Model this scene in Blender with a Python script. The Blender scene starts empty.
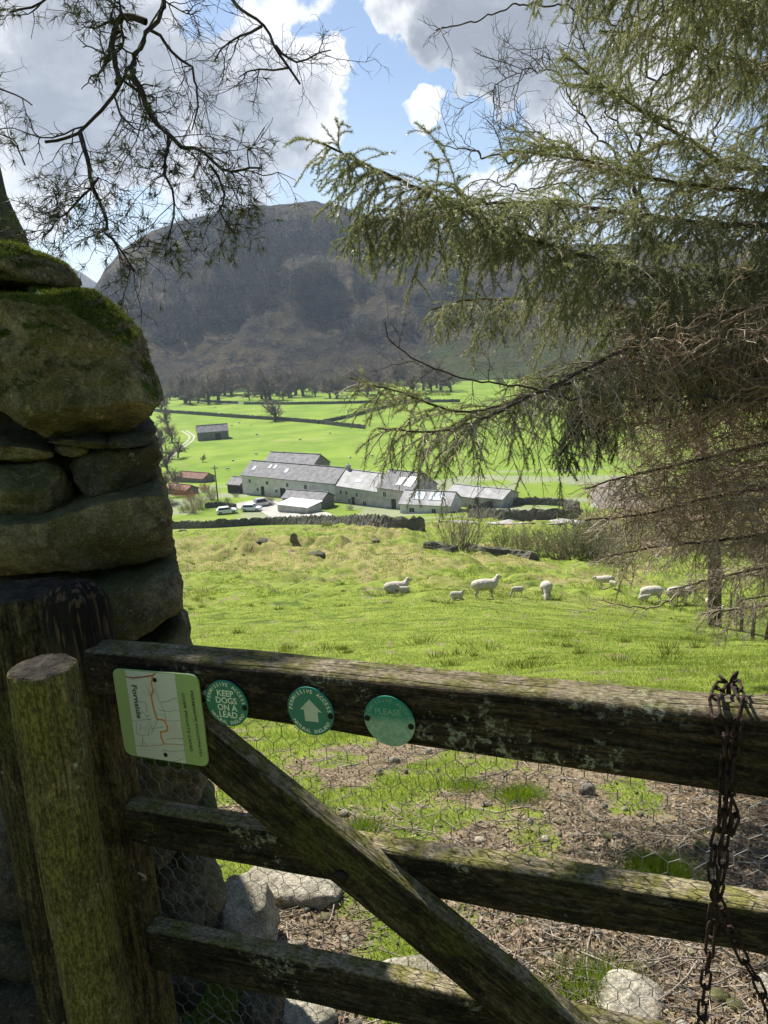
import bpy, bmesh, math, random
import numpy as np
from mathutils import Vector, Matrix
R = math.radians
rng = np.random.default_rng(7)
random.seed(7)
scene = bpy.context.scene
COL = scene.collection

# ---------------------------------------------------------------- camera
W, H, F = 768, 1024, 768.0
PITCH, ROLL = R(13.5), R(2.8)
CAM = np.array([0.0, 0.0, 1.6])
cp, sp = math.cos(PITCH), math.sin(PITCH)
cr, sr = math.cos(ROLL), math.sin(ROLL)
FW = np.array([0, cp, -sp]); U0 = np.array([0, sp, cp]); R0 = np.array([1.0, 0, 0])
RT = R0 * cr - U0 * sr
UP = U0 * cr + R0 * sr
cam_d = bpy.data.cameras.new('camera'); cam = bpy.data.objects.new('camera', cam_d); COL.objects.link(cam)
m = Matrix.Identity(4)
for i in range(3):
    m[i][0] = RT[i]; m[i][1] = UP[i]; m[i][2] = -FW[i]; m[i][3] = CAM[i]
cam.matrix_world = m
cam_d.sensor_fit = 'VERTICAL'; cam_d.sensor_height = 36; cam_d.lens = 27
cam_d.clip_start = 0.05; cam_d.clip_end = 20000
scene.camera = cam

def ray(px, py):
    return FW + RT * ((px - 384) / F) - UP * ((py - 512) / F)
def at(px, py, d):
    return CAM + ray(px, py) * d
def at_y(px, py, y):
    r = ray(px, py); return CAM + r * (y / r[1])
def project(p):
    v = np.asarray(p) - CAM
    d = v @ FW
    return 384 + F * (v @ RT) / d, 512 - F * (v @ UP) / d, d

# ---------------------------------------------------------------- noise
def _hash(ix, iy, iz, seed):
    with np.errstate(over='ignore'):
        h = (ix.astype(np.int64) * 374761393 + iy.astype(np.int64) * 668265263 + iz.astype(np.int64) * 2147483647 + seed * 1274126177)
        h = (h ^ (h >> 13)) * 1274126177
        h = h ^ (h >> 16)
        h = (h * 2246822519) & 0xFFFFFFFF
        h = h ^ (h >> 15)
    return (h & 0xFFFFFF) / float(0xFFFFFF)
def vnoise(x, y, z=0.0, seed=0):
    x, y, z = np.broadcast_arrays(np.asarray(x, float), np.asarray(y, float), np.asarray(z, float))
    ix, iy, iz = np.floor(x), np.floor(y), np.floor(z)
    fx, fy, fz = x - ix, y - iy, z - iz
    fx = fx * fx * fx * (fx * (fx * 6 - 15) + 10); fy = fy * fy * fy * (fy * (fy * 6 - 15) + 10); fz = fz * fz * fz * (fz * (fz * 6 - 15) + 10)
    r = 0
    for a in (0, 1):
        for b in (0, 1):
            for c in (0, 1):
                w = (fx if a else 1 - fx) * (fy if b else 1 - fy) * (fz if c else 1 - fz)
                r = r + w * _hash(ix + a, iy + b, iz + c, seed)
    return r * 2 - 1
def fbm(x, y, z=0.0, oct=4, seed=0, gain=0.5):
    s = 0; a = 1.0; f = 1.0; t = 0
    for o in range(oct):
        s = s + a * vnoise(np.asarray(x) * f + 17.3 * o, np.asarray(y) * f - 9.1 * o, np.asarray(z) * f + 4.7 * o, seed + o * 31)
        t += a; a *= gain; f *= 2.03
    return s / t
def sstep(a, b, x):
    t = np.clip((np.asarray(x, float) - a) / (b - a), 0, 1); return t * t * (3 - 2 * t)

# ---------------------------------------------------------------- object helpers
def put(o, parent=None):
    COL.objects.link(o)
    if parent is not None:
        o.parent = parent
        pm = parent.matrix_world if parent.get('_mw') is None else parent.matrix_world
        o.matrix_basis = full(parent).inverted() @ o.matrix_basis
    return o
def full(o):
    mm = o.matrix_basis.copy()
    return (full(o.parent) @ mm) if o.parent else mm
def mesh_np(name, V, Fc, mat, parent=None, matrix=None, smooth=False, mats=None, midx=None):
    """V (n,3) array, Fc list of lists or (m,k) array; world coordinates unless matrix is given"""
    me = bpy.data.meshes.new(name)
    V = np.asarray(V, dtype=np.float32)
    if isinstance(Fc, np.ndarray):
        n, k = Fc.shape
        me.vertices.add(len(V)); me.vertices.foreach_set('co', V.ravel())
        me.loops.add(n * k); me.loops.foreach_set('vertex_index', Fc.astype(np.int32).ravel())
        me.polygons.add(n)
        me.polygons.foreach_set('loop_start', np.arange(0, n * k, k, dtype=np.int32))
        me.polygons.foreach_set('loop_total', np.full(n, k, dtype=np.int32))
        me.update(calc_edges=True)
    else:
        me.from_pydata([tuple(v) for v in V], [], Fc); me.update()
    for mt in (mats or [mat]): me.materials.append(mt)
    if midx is not None: me.polygons.foreach_set('material_index', np.asarray(midx, dtype=np.int32))
    if smooth: me.polygons.foreach_set('use_smooth', np.ones(len(me.polygons), dtype=bool))
    o = bpy.data.objects.new(name, me)
    if matrix is not None: o.matrix_basis = matrix
    put(o, parent)
    return o
def tag(o, label=None, cat=None, group=None, kind=None):
    if label: o['label'] = label
    if cat: o['category'] = cat
    if group: o['group'] = group
    if kind: o['kind'] = kind
    return o
def empty(name, loc, label, cat, group=None, rz=0.0):
    o = bpy.data.objects.new(name, None); o.empty_display_size = 0.1
    o.matrix_basis = Matrix.Translation(Vector([float(c) for c in loc])) @ Matrix.Rotation(rz, 4, 'Z')
    put(o); return tag(o, label, cat, group)
def copy_tree(o, parent=None):
    c = o.copy(); COL.objects.link(c)
    if parent is not None: c.parent = parent
    for ch in [x for x in o.children]:
        copy_tree(ch, c)
    return c
def frame(origin, x, z):
    x = Vector(x).normalized(); z = Vector(z); z = (z - x * z.dot(x)).normalized(); y = z.cross(x)
    mm = Matrix.Identity(4)
    for i in range(3):
        mm[i][0] = x[i]; mm[i][1] = y[i]; mm[i][2] = z[i]; mm[i][3] = float(origin[i])
    return mm

class MB:
    """collects simple solids in one mesh"""
    def __init__(s): s.v = []; s.f = []; s.m = []
    def add(s, V, Fc, mi=0):
        b = len(s.v); s.v += [tuple(map(float, p)) for p in V]
        for q in Fc: s.f.append([b + i for i in q]); s.m.append(mi)
    def box(s, x0, y0, z0, x1, y1, z1, mi=0):
        V = [(x0,y0,z0),(x1,y0,z0),(x1,y1,z0),(x0,y1,z0),(x0,y0,z1),(x1,y0,z1),(x1,y1,z1),(x0,y1,z1)]
        s.add(V, [(0,3,2,1),(4,5,6,7),(0,1,5,4),(1,2,6,5),(2,3,7,6),(3,0,4,7)], mi)
    def hexa(s, V, mi=0):
        s.add(V, [(0,3,2,1),(4,5,6,7),(0,1,5,4),(1,2,6,5),(2,3,7,6),(3,0,4,7)], mi)
    def tube(s, pts, rad, n=6, mi=0, cap=True):
        V, Fc = tube_mesh(pts, rad, n, cap); s.add(V, Fc, mi)
    def build(s, name, mat, parent=None, matrix=None, smooth=False, mats=None):
        return mesh_np(name, np.array(s.v).reshape(-1,3), s.f, mat, parent, matrix, smooth, mats, s.m if mats else None)
def tube_mesh(pts, rad, n=6, cap=True):
    pts = np.asarray(pts, float); k = len(pts)
    rad = np.broadcast_to(np.asarray(rad, float), (k,))
    T = np.gradient(pts, axis=0); T /= np.linalg.norm(T, axis=1)[:, None] + 1e-12
    a = np.array([0.31, 0.17, 0.93]) if abs(T[0] @ np.array([0.31, 0.17, 0.93])) < 0.9 else np.array([1.0, 0, 0])
    V = []
    for i in range(k):
        u = a - T[i] * (a @ T[i]); u /= np.linalg.norm(u) + 1e-12; a = u; w = np.cross(T[i], u)
        for j in range(n):
            t = 2 * math.pi * j / n
            V.append(pts[i] + rad[i] * (math.cos(t) * u + math.sin(t) * w))
    Fc = []
    for i in range(k - 1):
        for j in range(n):
            Fc.append((i*n+j, i*n+(j+1)%n, (i+1)*n+(j+1)%n, (i+1)*n+j))
    if cap: Fc.append(tuple(range(n))[::-1]); Fc.append(tuple((k-1)*n + j for j in range(n)))
    return V, Fc

class Twigs:
    """many thin branches, collected fast (3-sided quads)"""
    def __init__(s): s.V = []; s.F = []; s.n = 0
    def add(s, pts, rad, n=3):
        pts = np.asarray(pts, float); k = len(pts)
        rad = np.broadcast_to(np.asarray(rad, float), (k,))
        T = np.gradient(pts, axis=0); T /= np.linalg.norm(T, axis=1)[:, None] + 1e-12
        a = np.array([0.31, 0.57, 0.76])
        u = a - T * (T @ a)[:, None]; u /= np.linalg.norm(u, axis=1)[:, None] + 1e-9
        w = np.cross(T, u)
        t = 2 * np.pi * np.arange(n) / n
        V = pts[:, None, :] + rad[:, None, None] * (np.cos(t)[None, :, None] * u[:, None, :] + np.sin(t)[None, :, None] * w[:, None, :])
        V = V.reshape(-1, 3)
        i, j = np.meshgrid(np.arange(k - 1), np.arange(n), indexing='ij'); i = i.ravel(); j = j.ravel()
        Fc = np.stack([i*n+j, i*n+(j+1)%n, (i+1)*n+(j+1)%n, (i+1)*n+j], 1) + s.n
        s.V.append(V); s.F.append(Fc); s.n += len(V)
    def build(s, name, mat, parent=None):
        if not s.V: return None
        return mesh_np(name, np.concatenate(s.V), np.concatenate(s.F), mat, parent, smooth=True)
class Blades:
    """many single triangles"""
    def __init__(s): s.P = []
    def add(s, base, tip, side):
        s.P.append(np.stack([base - side, base + side, tip], 1))
    def build(s, name, mat, parent=None):
        if not s.P: return None
        P = np.concatenate(s.P).reshape(-1, 3)
        return mesh_np(name, P, np.arange(len(P)).reshape(-1, 3), mat, parent)
def randdir(n):
    v = rng.normal(size=(n, 3)); return v / np.linalg.norm(v, axis=1)[:, None]
def norm(v):
    v = np.asarray(v, float); return v / (np.linalg.norm(v, axis=-1, keepdims=True) + 1e-12)
def smoothline(pts, k=8):
    """Catmull-Rom through pts"""
    pts = np.asarray(pts, float); P = np.vstack([2*pts[0]-pts[1], pts, 2*pts[-1]-pts[-2]]); out = []
    for i in range(1, len(P) - 2):
        for t in np.linspace(0, 1, k, endpoint=False):
            a, b, c, d = P[i-1], P[i], P[i+1], P[i+2]
            out.append(0.5 * ((2*b) + (-a+c)*t + (2*a-5*b+4*c-d)*t*t + (-a+3*b-3*c+d)*t**3))
    out.append(pts[-1]); return np.array(out)

# ---------------------------------------------------------------- materials
class NT:
    def __init__(s, nt): s.nt = nt
    def n(s, typ, **kw):
        nd = s.nt.nodes.new(typ)
        for k, v in kw.items():
            if k[0] == 'i' and k[1:].isdigit(): s.set(nd.inputs[int(k[1:])], v)
            elif k in nd.inputs and not hasattr(nd, k): s.set(nd.inputs[k], v)
            else: setattr(nd, k, v)
        return nd
    def set(s, inp, v):
        if isinstance(v, bpy.types.NodeSocket): s.nt.links.new(v, inp)
        elif isinstance(v, bpy.types.Node): s.nt.links.new(v.outputs[0], inp)
        else:
            if isinstance(v, (tuple, list)) and len(v) == 3 and inp.type == 'RGBA': v = (*v, 1)
            inp.default_value = v
    def math(s, op, a, b=0.0, clamp=False):
        nd = s.n('ShaderNodeMath', operation=op, use_clamp=clamp); s.set(nd.inputs[0], a); s.set(nd.inputs[1], b); return nd.outputs[0]
    def mix(s, f, a, b, blend='MIX'):
        nd = s.n('ShaderNodeMix', data_type='RGBA', blend_type=blend)
        s.set(nd.inputs[0], f); s.set(nd.inputs[6], a); s.set(nd.inputs[7], b); return nd.outputs[2]
    def noise(s, vec, scale, detail=4, rough=0.55, dist=0.0):
        nd = s.n('ShaderNodeTexNoise'); s.set(nd.inputs['Scale'], scale); s.set(nd.inputs['Detail'], detail)
        s.set(nd.inputs['Roughness'], rough); s.set(nd.inputs['Distortion'], dist)
        if vec is not None: s.set(nd.inputs['Vector'], vec)
        return nd.outputs[0]
    def ramp(s, f, a, b):
        nd = s.n('ShaderNodeMapRange', interpolation_type='SMOOTHSTEP'); s.set(nd.inputs[0], f); s.set(nd.inputs[1], a); s.set(nd.inputs[2], b); return nd.outputs[0]
    def mapping(s, vec, scale=(1,1,1), loc=(0,0,0)):
        nd = s.n('ShaderNodeMapping'); s.set(nd.inputs[0], vec); nd.inputs[3].default_value = scale; nd.inputs[1].default_value = loc; return nd.outputs[0]
    def bump(s, h, strength=0.5, dist=0.01, normal=None):
        nd = s.n('ShaderNodeBump'); s.set(nd.inputs['Strength'], strength); s.set(nd.inputs['Distance'], dist); s.set(nd.inputs['Height'], h)
        if normal is not None: s.set(nd.inputs['Normal'], normal)
        return nd.outputs[0]
def newmat(name):
    mt = bpy.data.materials.new(name); mt.use_nodes = True
    nt = mt.node_tree; nt.nodes.clear(); t = NT(nt)
    out = t.n('ShaderNodeOutputMaterial'); bs = t.n('ShaderNodeBsdfPrincipled'); nt.links.new(bs.outputs[0], out.inputs[0])
    bs.inputs['Specular IOR Level'].default_value = 0.3
    t.out = out; t.bs = bs
    return mt, t
def simple(name, col, rough=0.8, var=0.25, scale=8, bump=0.0, metal=0.0, coord='Object', bscale=None):
    mt, t = newmat(name); tc = t.n('ShaderNodeTexCoord').outputs[coord]
    nz = t.noise(tc, scale, 5)
    c = t.mix(t.ramp(nz, 0.3, 0.7), tuple(x * (1 - var) for x in col), tuple(min(1, x * (1 + var)) for x in col))
    t.set(t.bs.inputs['Base Color'], c); t.bs.inputs['Roughness'].default_value = rough; t.bs.inputs['Metallic'].default_value = metal
    if bump: t.set(t.bs.inputs['Normal'], t.bump(t.noise(tc, bscale or scale * 3, 6), bump, 0.01))
    return mt
def leafmat(name, cols, trans=0.4, rough=0.6, tcol=None, nscale=1.5, spec=0.3):
    """cols: list of colours picked per island; translucent"""
    mt, t = newmat(name)
    geo = t.n('ShaderNodeNewGeometry')
    cr_ = t.n('ShaderNodeValToRGB'); t.set(cr_.inputs[0], geo.outputs['Random Per Island'])
    cr_.color_ramp.interpolation = 'LINEAR'
    el = cr_.color_ramp.elements
    while len(el) < len(cols): el.new(0.5)
    for i, c in enumerate(cols): el[i].position = i / max(1, len(cols) - 1); el[i].color = (*c, 1)
    nz = t.noise(geo.outputs['Position'], nscale, 3)
    c = t.mix(t.ramp(nz, 0.3, 0.7), t.mix(1.0, cr_.outputs[0], (0.7, 0.72, 0.7), 'MULTIPLY'), cr_.outputs[0])
    t.set(t.bs.inputs['Base Color'], c); t.bs.inputs['Roughness'].default_value = rough; t.bs.inputs['Specular IOR Level'].default_value = spec
    if trans:
        tr = t.n('ShaderNodeBsdfTranslucent'); t.set(tr.inputs[0], t.mix(1.0, c, tcol or (1.2, 1.3, 0.8), 'MULTIPLY'))
        ms = t.n('ShaderNodeMixShader'); ms.inputs[0].default_value = trans
        t.nt.links.new(t.bs.outputs[0], ms.inputs[1]); t.nt.links.new(tr.outputs[0], ms.inputs[2]); t.nt.links.new(ms.outputs[0], t.out.inputs[0])
    return mt
def wood(name, dark, light, moss, moss_amt=0.5, lichen=0.3, seed=0.0, sunlit_top=0.0, bmp=0.9, topdark=0.0):
    """weathered timber, grain along local x"""
    mt, t = newmat(name); tc = t.n('ShaderNodeTexCoord').outputs['Object']
    v = t.mapping(tc, (1, 1, 1), (seed, seed * 2, -seed))
    g = t.mapping(v, (2.6, 26, 26)); grain = t.noise(g, 4, 6, 0.65, 0.4)
    fine = t.noise(t.mapping(v, (22, 150, 150)), 3, 5, 0.75)
    blot = t.noise(v, 9, 6, 0.6)
    c = t.mix(t.ramp(grain, 0.35, 0.68), dark, light)
    c = t.mix(t.math('MULTIPLY', t.ramp(t.noise(t.mapping(v, (.6, 1, 1)), 13, 6, 0.75), 0.44, 0.62), 0.75), c, tuple(x * 0.5 for x in dark))
    c = t.mix(t.math('MULTIPLY', t.ramp(t.noise(t.mapping(v, (.7, 1.3, 1.3), (7, 7, 7)), 30, 6, 0.75), 0.55, 0.66), 0.6), c, tuple(min(1, x * 1.5) for x in light))
    mo = t.noise(t.mapping(v, (1, 1.6, 1.6)), 7, 8, 0.68)
    mo = t.ramp(mo, 0.72 - moss_amt * 0.45, 0.82 - moss_amt * 0.4)
    c = t.mix(mo, c, t.mix(t.ramp(fine, 0.35, 0.65), tuple(x * 0.55 for x in moss), moss))
    li = t.math('MULTIPLY', t.ramp(t.noise(v, 60, 7, 0.74, 0.5), 0.50, 0.58), t.ramp(t.noise(v, 8, 6, 0.7), 0.66 - lichen * 0.12, 0.72 - lichen * 0.12))
    c = t.mix(t.math('MULTIPLY', li, 0.75), c, (0.32, 0.34, 0.28))
    if sunlit_top:
        nz = t.n('ShaderNodeSeparateXYZ', i0=t.n('ShaderNodeNewGeometry').outputs['Normal']).outputs[2]
        tm = t.math('MULTIPLY', t.ramp(nz, 0.45, 0.9), sunlit_top)  # upward faces painted paler, tan and olive, as if the sun lit them
        c = t.mix(tm, c, t.mix(t.ramp(t.noise(v, 30, 5), 0.42, 0.58), (0.27, 0.235, 0.155), (0.17, 0.165, 0.055)))
    c = t.mix(0.9, c, t.mix(t.ramp(t.noise(t.mapping(v, (.45, 1, 1)), 230, 4, 0.8), 0.36, 0.64), (0.35, 0.33, 0.30), (1.5, 1.45, 1.35)), 'MULTIPLY')
    if topdark:
        nz = t.n('ShaderNodeSeparateXYZ', i0=t.n('ShaderNodeNewGeometry').outputs['Normal']).outputs[2]
        c = t.mix(t.math('MULTIPLY', t.ramp(nz, 0.55, 0.85), topdark), c, t.mix(t.ramp(t.noise(v, 40, 5), 0.35, 0.65), (0.022, 0.018, 0.013), (0.065, 0.055, 0.038)))
    t.set(t.bs.inputs['Base Color'], c); t.bs.inputs['Roughness'].default_value = 0.9; t.bs.inputs['Specular IOR Level'].default_value = 0.15
    crack = t.math('POWER', t.ramp(t.noise(t.mapping(v, (1.0, 34, 34)), 3, 3, 0.5, 0.6), 0.5, 0.36), 2.0)
    h = t.math('ADD', t.math('ADD', t.math('MULTIPLY', grain, 0.8), t.math('MULTIPLY', fine, 0.35)), t.math('MULTIPLY', blot, 0.7))
    h = t.math('SUBTRACT', h, t.math('MULTIPLY', crack, 0.9))
    t.set(t.bs.inputs['Normal'], t.bump(h, bmp, 0.006))
    return mt
def stonemat(name, a, b, algae, algae_amt=0.5, moss=0.0, lichen=0.3, seed=0.0, scale=1.0):
    mt, t = newmat(name); geo = t.n('ShaderNodeNewGeometry'); P = t.mapping(geo.outputs['Position'], (scale,)*3, (seed, seed, seed))
    n1 = t.noise(P, 6, 8, 0.62, 0.3); n2 = t.noise(P, 26, 8, 0.7); n3 = t.noise(P, 90, 5, 0.7)
    c = t.mix(t.ramp(n1, 0.32, 0.68), a, b)
    c = t.mix(t.ramp(n2, 0.4, 0.75), c, tuple(x * 0.45 for x in a))
    al = t.ramp(t.noise(P, 3.2, 7, 0.65, 0.5), 0.66 - algae_amt * 0.4, 0.78 - algae_amt * 0.35)
    c = t.mix(t.math('MULTIPLY', al, 0.85), c, t.mix(t.ramp(n2, 0.35, 0.65), tuple(x * 0.5 for x in algae), algae))
    rust = t.ramp(t.noise(t.mapping(P, (3, 3, 0.9), (5, 3, 1)), 3, 5, 0.6), 0.6, 0.72)
    c = t.mix(t.math('MULTIPLY', rust, 0.6), c, (0.13, 0.075, 0.04))
    li = t.math('MULTIPLY', t.ramp(t.noise(P, 70, 8, 0.75, 0.5), 0.55, 0.63), t.ramp(t.noise(P, 7, 5, 0.65), 0.64 - lichen * 0.14, 0.72 - lichen * 0.12))
    c = t.mix(t.math('MULTIPLY', t.ramp(t.noise(P, 14, 8, 0.75, 0.4), 0.48, 0.66), 0.7), c, tuple(x * 0.42 for x in a))
    c = t.mix(t.math('MULTIPLY', t.ramp(t.noise(P, 40, 7, 0.75), 0.56, 0.68), 0.55), c, tuple(min(1, x * 1.45) for x in b))
    c = t.mix(t.math('MULTIPLY', li, 0.85), c, (0.34, 0.35, 0.27))
    c = t.mix(0.65, c, t.mix(t.ramp(t.noise(P, 190, 5, 0.8), 0.36, 0.64), (0.40, 0.39, 0.37), (1.5, 1.48, 1.4)), 'MULTIPLY')
    c = t.mix(t.math('MULTIPLY', t.ramp(t.noise(P, 55, 8, 0.8, 0.3), 0.585, 0.63), 0.7), c, (0.30, 0.31, 0.24))
    if moss:
        nz = t.n('ShaderNodeSeparateXYZ', i0=geo.outputs['Normal']).outputs[2]
        mm = t.math('MULTIPLY', t.ramp(t.math('ADD', nz, t.math('MULTIPLY', t.math('SUBTRACT', n1, 0.5), 1.6)), 0.35, 0.6), moss)
        c = t.mix(mm, c, t.mix(t.ramp(n3, 0.3, 0.7), (0.03, 0.045, 0.008), (0.10, 0.13, 0.02)))
    t.set(t.bs.inputs['Base Color'], c); t.bs.inputs['Roughness'].default_value = 0.93; t.bs.inputs['Specular IOR Level'].default_value = 0.15
    h = t.math('ADD', t.math('ADD', t.math('MULTIPLY', n2, 0.8), t.math('MULTIPLY', n3, 0.25)), t.math('MULTIPLY', n1, 0.8))
    t.set(t.bs.inputs['Normal'], t.bump(h, 1.0, 0.022))
    return mt

M = {}
M['rail'] = wood('rail_wood', (0.016, 0.014, 0.010), (0.080, 0.066, 0.042), (0.058, 0.058, 0.020), 0.42, 0.9, 1.0, 0.95)
M['toprail'] = wood('top_rail_wood', (0.014, 0.011, 0.009), (0.078, 0.058, 0.038), (0.048, 0.046, 0.018), 0.34, 1.1, 3.0, 0.6)
M['brace'] = wood('brace_wood', (0.020, 0.017, 0.009), (0.095, 0.080, 0.044), (0.085, 0.082, 0.024), 0.5, 0.8, 5.0, 0.9)
M['gapshade'] = wood('gap_shade_wood', (0.008, 0.007, 0.006), (0.035, 0.027, 0.02), (0.035, 0.03, 0.014), 0.15, 0.2, 2.0)  # near-black colour stands for the shadow between post and stile
M['post'] = wood('post_wood', (0.07, 0.06, 0.026), (0.20, 0.175, 0.08), (0.175, 0.165, 0.05), 0.65, 0.35, 9.0, 0, 0.8, 1.0)
M['oldpost'] = wood('old_post_wood', (0.025, 0.021, 0.013), (0.125, 0.105, 0.062), (0.085, 0.08, 0.033), 0.55, 0.6, 11.0, 0, 0.9, 0.9)
M['boulder'] = stonemat('boulder_stone', (0.145, 0.122, 0.082), (0.30, 0.255, 0.17), (0.11, 0.108, 0.036), 0.34, 1.0, 0.25, 0.0)
M['stone'] = stonemat('wall_stone', (0.15, 0.13, 0.088), (0.31, 0.265, 0.175), (0.13, 0.125, 0.045), 0.5, 0.4, 0.4, 3.0)
M['darkstone'] = stonemat('dark_wall_stone', (0.07, 0.065, 0.055), (0.17, 0.155, 0.125), (0.07, 0.07, 0.035), 0.35, 0.2, 0.5, 6.0)
M['palestone'] = stonemat('pale_stone', (0.36, 0.33, 0.26), (0.56, 0.52, 0.42), (0.34, 0.32, 0.14), 0.3, 0.0, 0.2, 9.0)
M['farwall'] = stonemat('far_wall_stone', (0.09, 0.085, 0.075), (0.20, 0.19, 0.17), (0.10, 0.11, 0.06), 0.3, 0.3, 0.0, 2.0, 0.35)
M['bark'] = simple('bark', (0.075, 0.058, 0.042), 0.95, 0.5, 30, 0.8, bscale=60)
M['pinebark'] = simple('pine_bark', (0.05, 0.038, 0.03), 0.95, 0.4, 40, 0.6)
M['mossbark'] = simple('mossy_bark', (0.06, 0.065, 0.03), 0.95, 0.5, 20, 0.9, bscale=50)
M['twig'] = leafmat('twig', [(0.18, 0.13, 0.09), (0.38, 0.30, 0.22), (0.58, 0.50, 0.40)], 0.0, 0.7)
M['darktwig'] = simple('dark_twig', (0.06, 0.045, 0.035), 0.8, 0.3, 20)
M['needle'] = leafmat('spruce_needle', [(0.10, 0.13, 0.055), (0.17, 0.20, 0.09), (0.25, 0.265, 0.14), (0.36, 0.34, 0.22)], 0.5, 0.38, (1.2, 1.2, 0.8), 1.6, 0.5)
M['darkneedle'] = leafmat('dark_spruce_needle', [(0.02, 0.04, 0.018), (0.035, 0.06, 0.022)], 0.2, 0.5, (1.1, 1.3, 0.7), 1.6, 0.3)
M['pineneedle'] = leafmat('pine_needle', [(0.05, 0.06, 0.025), (0.09, 0.10, 0.04)], 0.3, 0.5)
# ---------------------------------------------------------------- text (made while the scene is still light)
_TXT = {}
def text2d(s_, bold=0.0):
    key = (s_, bold)
    if key in _TXT: return _TXT[key]
    cu = bpy.data.curves.new('glyphs', 'FONT'); cu.body = s_; cu.size = 1.0; cu.offset = bold; cu.resolution_u = 3
    o = bpy.data.objects.new('glyphs', cu); COL.objects.link(o)
    dg = bpy.context.evaluated_depsgraph_get(); dg.update()
    me = o.evaluated_get(dg).to_mesh()
    V = np.array([v.co[:2] for v in me.vertices]).reshape(-1, 2); Fc = [list(p.vertices) for p in me.polygons]
    o.evaluated_get(dg).to_mesh_clear(); COL.objects.unlink(o); bpy.data.objects.remove(o); bpy.data.curves.remove(cu)
    _TXT[key] = (V, Fc); return _TXT[key]
for s_ in set('PERMISSIVEACCESSNATURALENGLAND'): text2d(s_, 0.015)
for s_ in ('KEEP', 'DOGS', 'ON A', 'LEAD', 'PLEASE'): text2d(s_, 0.02)
for s_ in ('Fornside', 'PERMISSIVE FOOTPATH', 'OVER PRIVATE LAND'): text2d(s_, 0.006)
def meta_mesh(balls, res=0.035):
    mb = bpy.data.metaballs.new('m'); mb.resolution = res; mb.render_resolution = res; mb.threshold = 0.6
    for (x, y, z, r) in balls:
        e_ = mb.elements.new(); e_.co = (x, y, z); e_.radius = r / 0.575
    o = bpy.data.objects.new('m', mb); COL.objects.link(o)
    dg = bpy.context.evaluated_depsgraph_get(); dg.update()
    me = o.evaluated_get(dg).to_mesh()
    V = np.array([v.co[:] for v in me.vertices]); Fc = [list(p.vertices) for p in me.polygons]
    o.evaluated_get(dg).to_mesh_clear(); COL.objects.unlink(o); bpy.data.objects.remove(o); bpy.data.metaballs.remove(mb)
    return V, Fc
def chainb(a, b, ra, rb, n):
    a = np.array(a); b = np.array(b)
    return [(*(a + (b - a) * k / (n - 1)), ra + (rb - ra) * k / (n - 1)) for k in range(n)]
def sheep_balls(head='up', lying=False, s=1.0, fat=1.0):
    B = []; zb = 0.30 if lying else 0.56
    for x, r in ((-0.36, .20), (-0.22, .235), (-0.05, .245), (0.12, .24), (0.28, .215), (0.38, .17)): B += [(x, sg * .05, zb + (0.0 if x < .3 else .03), r * 0.78 * fat) for sg in (-1, 1)]
    if head == 'up':
        B += chainb((0.42, 0, zb + .08), (0.52, 0, zb + .23), .12, .075, 4); hx, hz, dx, dz = .56, zb + .30, .13, -.05
    elif head == 'graze':
        B += chainb((0.42, 0, zb - .02), (0.58, 0, zb - .30), .11, .07, 4); hx, hz, dx, dz = .62, zb - .38, .08, -.11
    else:
        B += chainb((0.42, 0, zb + .05), (0.56, 0, zb + .12), .12, .08, 4); hx, hz, dx, dz = .62, zb + .15, .12, -.06
    B += [(hx, 0, hz, .078), (hx + dx * .55, 0, hz + dz * .5, .058), (hx + dx, 0, hz + dz, .045)]
    for sg in (1, -1): B += [(hx - .03, sg * .085, hz + .035, .028), (hx - .035, sg * .115, hz + .03, .024)]
    if not lying:
        for sg in (1, -1):
            B += chainb((0.28, sg * .10, .40), (0.29, sg * .11, .23), .060, .030, 3); B += chainb((0.29, sg * .11, .20), (0.285, sg * .11, .03), .025, .022, 5); B.append((0.305, sg * .11, .02, .026))
            B += chainb((-0.33, sg * .11, .42), (-0.30, sg * .12, .29), .085, .040, 3); B += chainb((-0.33, sg * .12, .24), (-0.37, sg * .12, .20), .030, .027, 3); B += chainb((-0.37, sg * .12, .17), (-0.345, sg * .12, .03), .025, .022, 5); B.append((-0.325, sg * .12, .02, .026))
    else:
        for sg in (1, -1):
            B += chainb((0.22, sg * .14, .12), (0.48, sg * .13, .06), .07, .035, 4); B += chainb((-0.30, sg * .20, .14), (-0.06, sg * .25, .05), .09, .035, 4)
    B += chainb((-.50, 0, zb + .02), (-.56, 0, zb - .16), .045, .03, 3)
    return B
SHEEP = {k: meta_mesh(sheep_balls(**a), 0.03) for k, a in dict(stand=dict(head='up'), graze=dict(head='graze'), walk=dict(head='mid'), lie=dict(head='up', lying=True)).items()}

# ---------------------------------------------------------------- terrain
PR = np.array([(-260, 44), (-60, 13), (-15, 1.2), (-4, -1.45), (0, -1.6), (1.5, -1.63), (2.6, -1.85), (4, -2.32), (6, -3.1), (10, -4.7), (20, -8.0), (27.5, -10.05), (32, -11.3), (40, -13.4),
      (50, -15.55), (60, -17.5), (70, -19.3), (85, -22.0), (100, -25.4), (120, -30.2), (138, -34.4), (147, -35.8), (156, -36.4), (165, -36.8), (182, -37.1), (192, -38.1), (206, -40.2), (220, -41.7), (240, -42.4), (327, -43.3), (640, -46), (5000, -48)], float)
_ys = np.concatenate([np.linspace(-260, 0, 400, endpoint=False), np.geomspace(0.02, 5000, 3000)])
_zs = np.interp(_ys, PR[:, 0], PR[:, 1])
_k = np.hanning(61); _k /= _k.sum()
_zp = np.concatenate([np.full(30, _zs[0]), _zs, np.full(30, _zs[-1])])
_zs2 = np.convolve(_zp, _k, 'valid')
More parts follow.
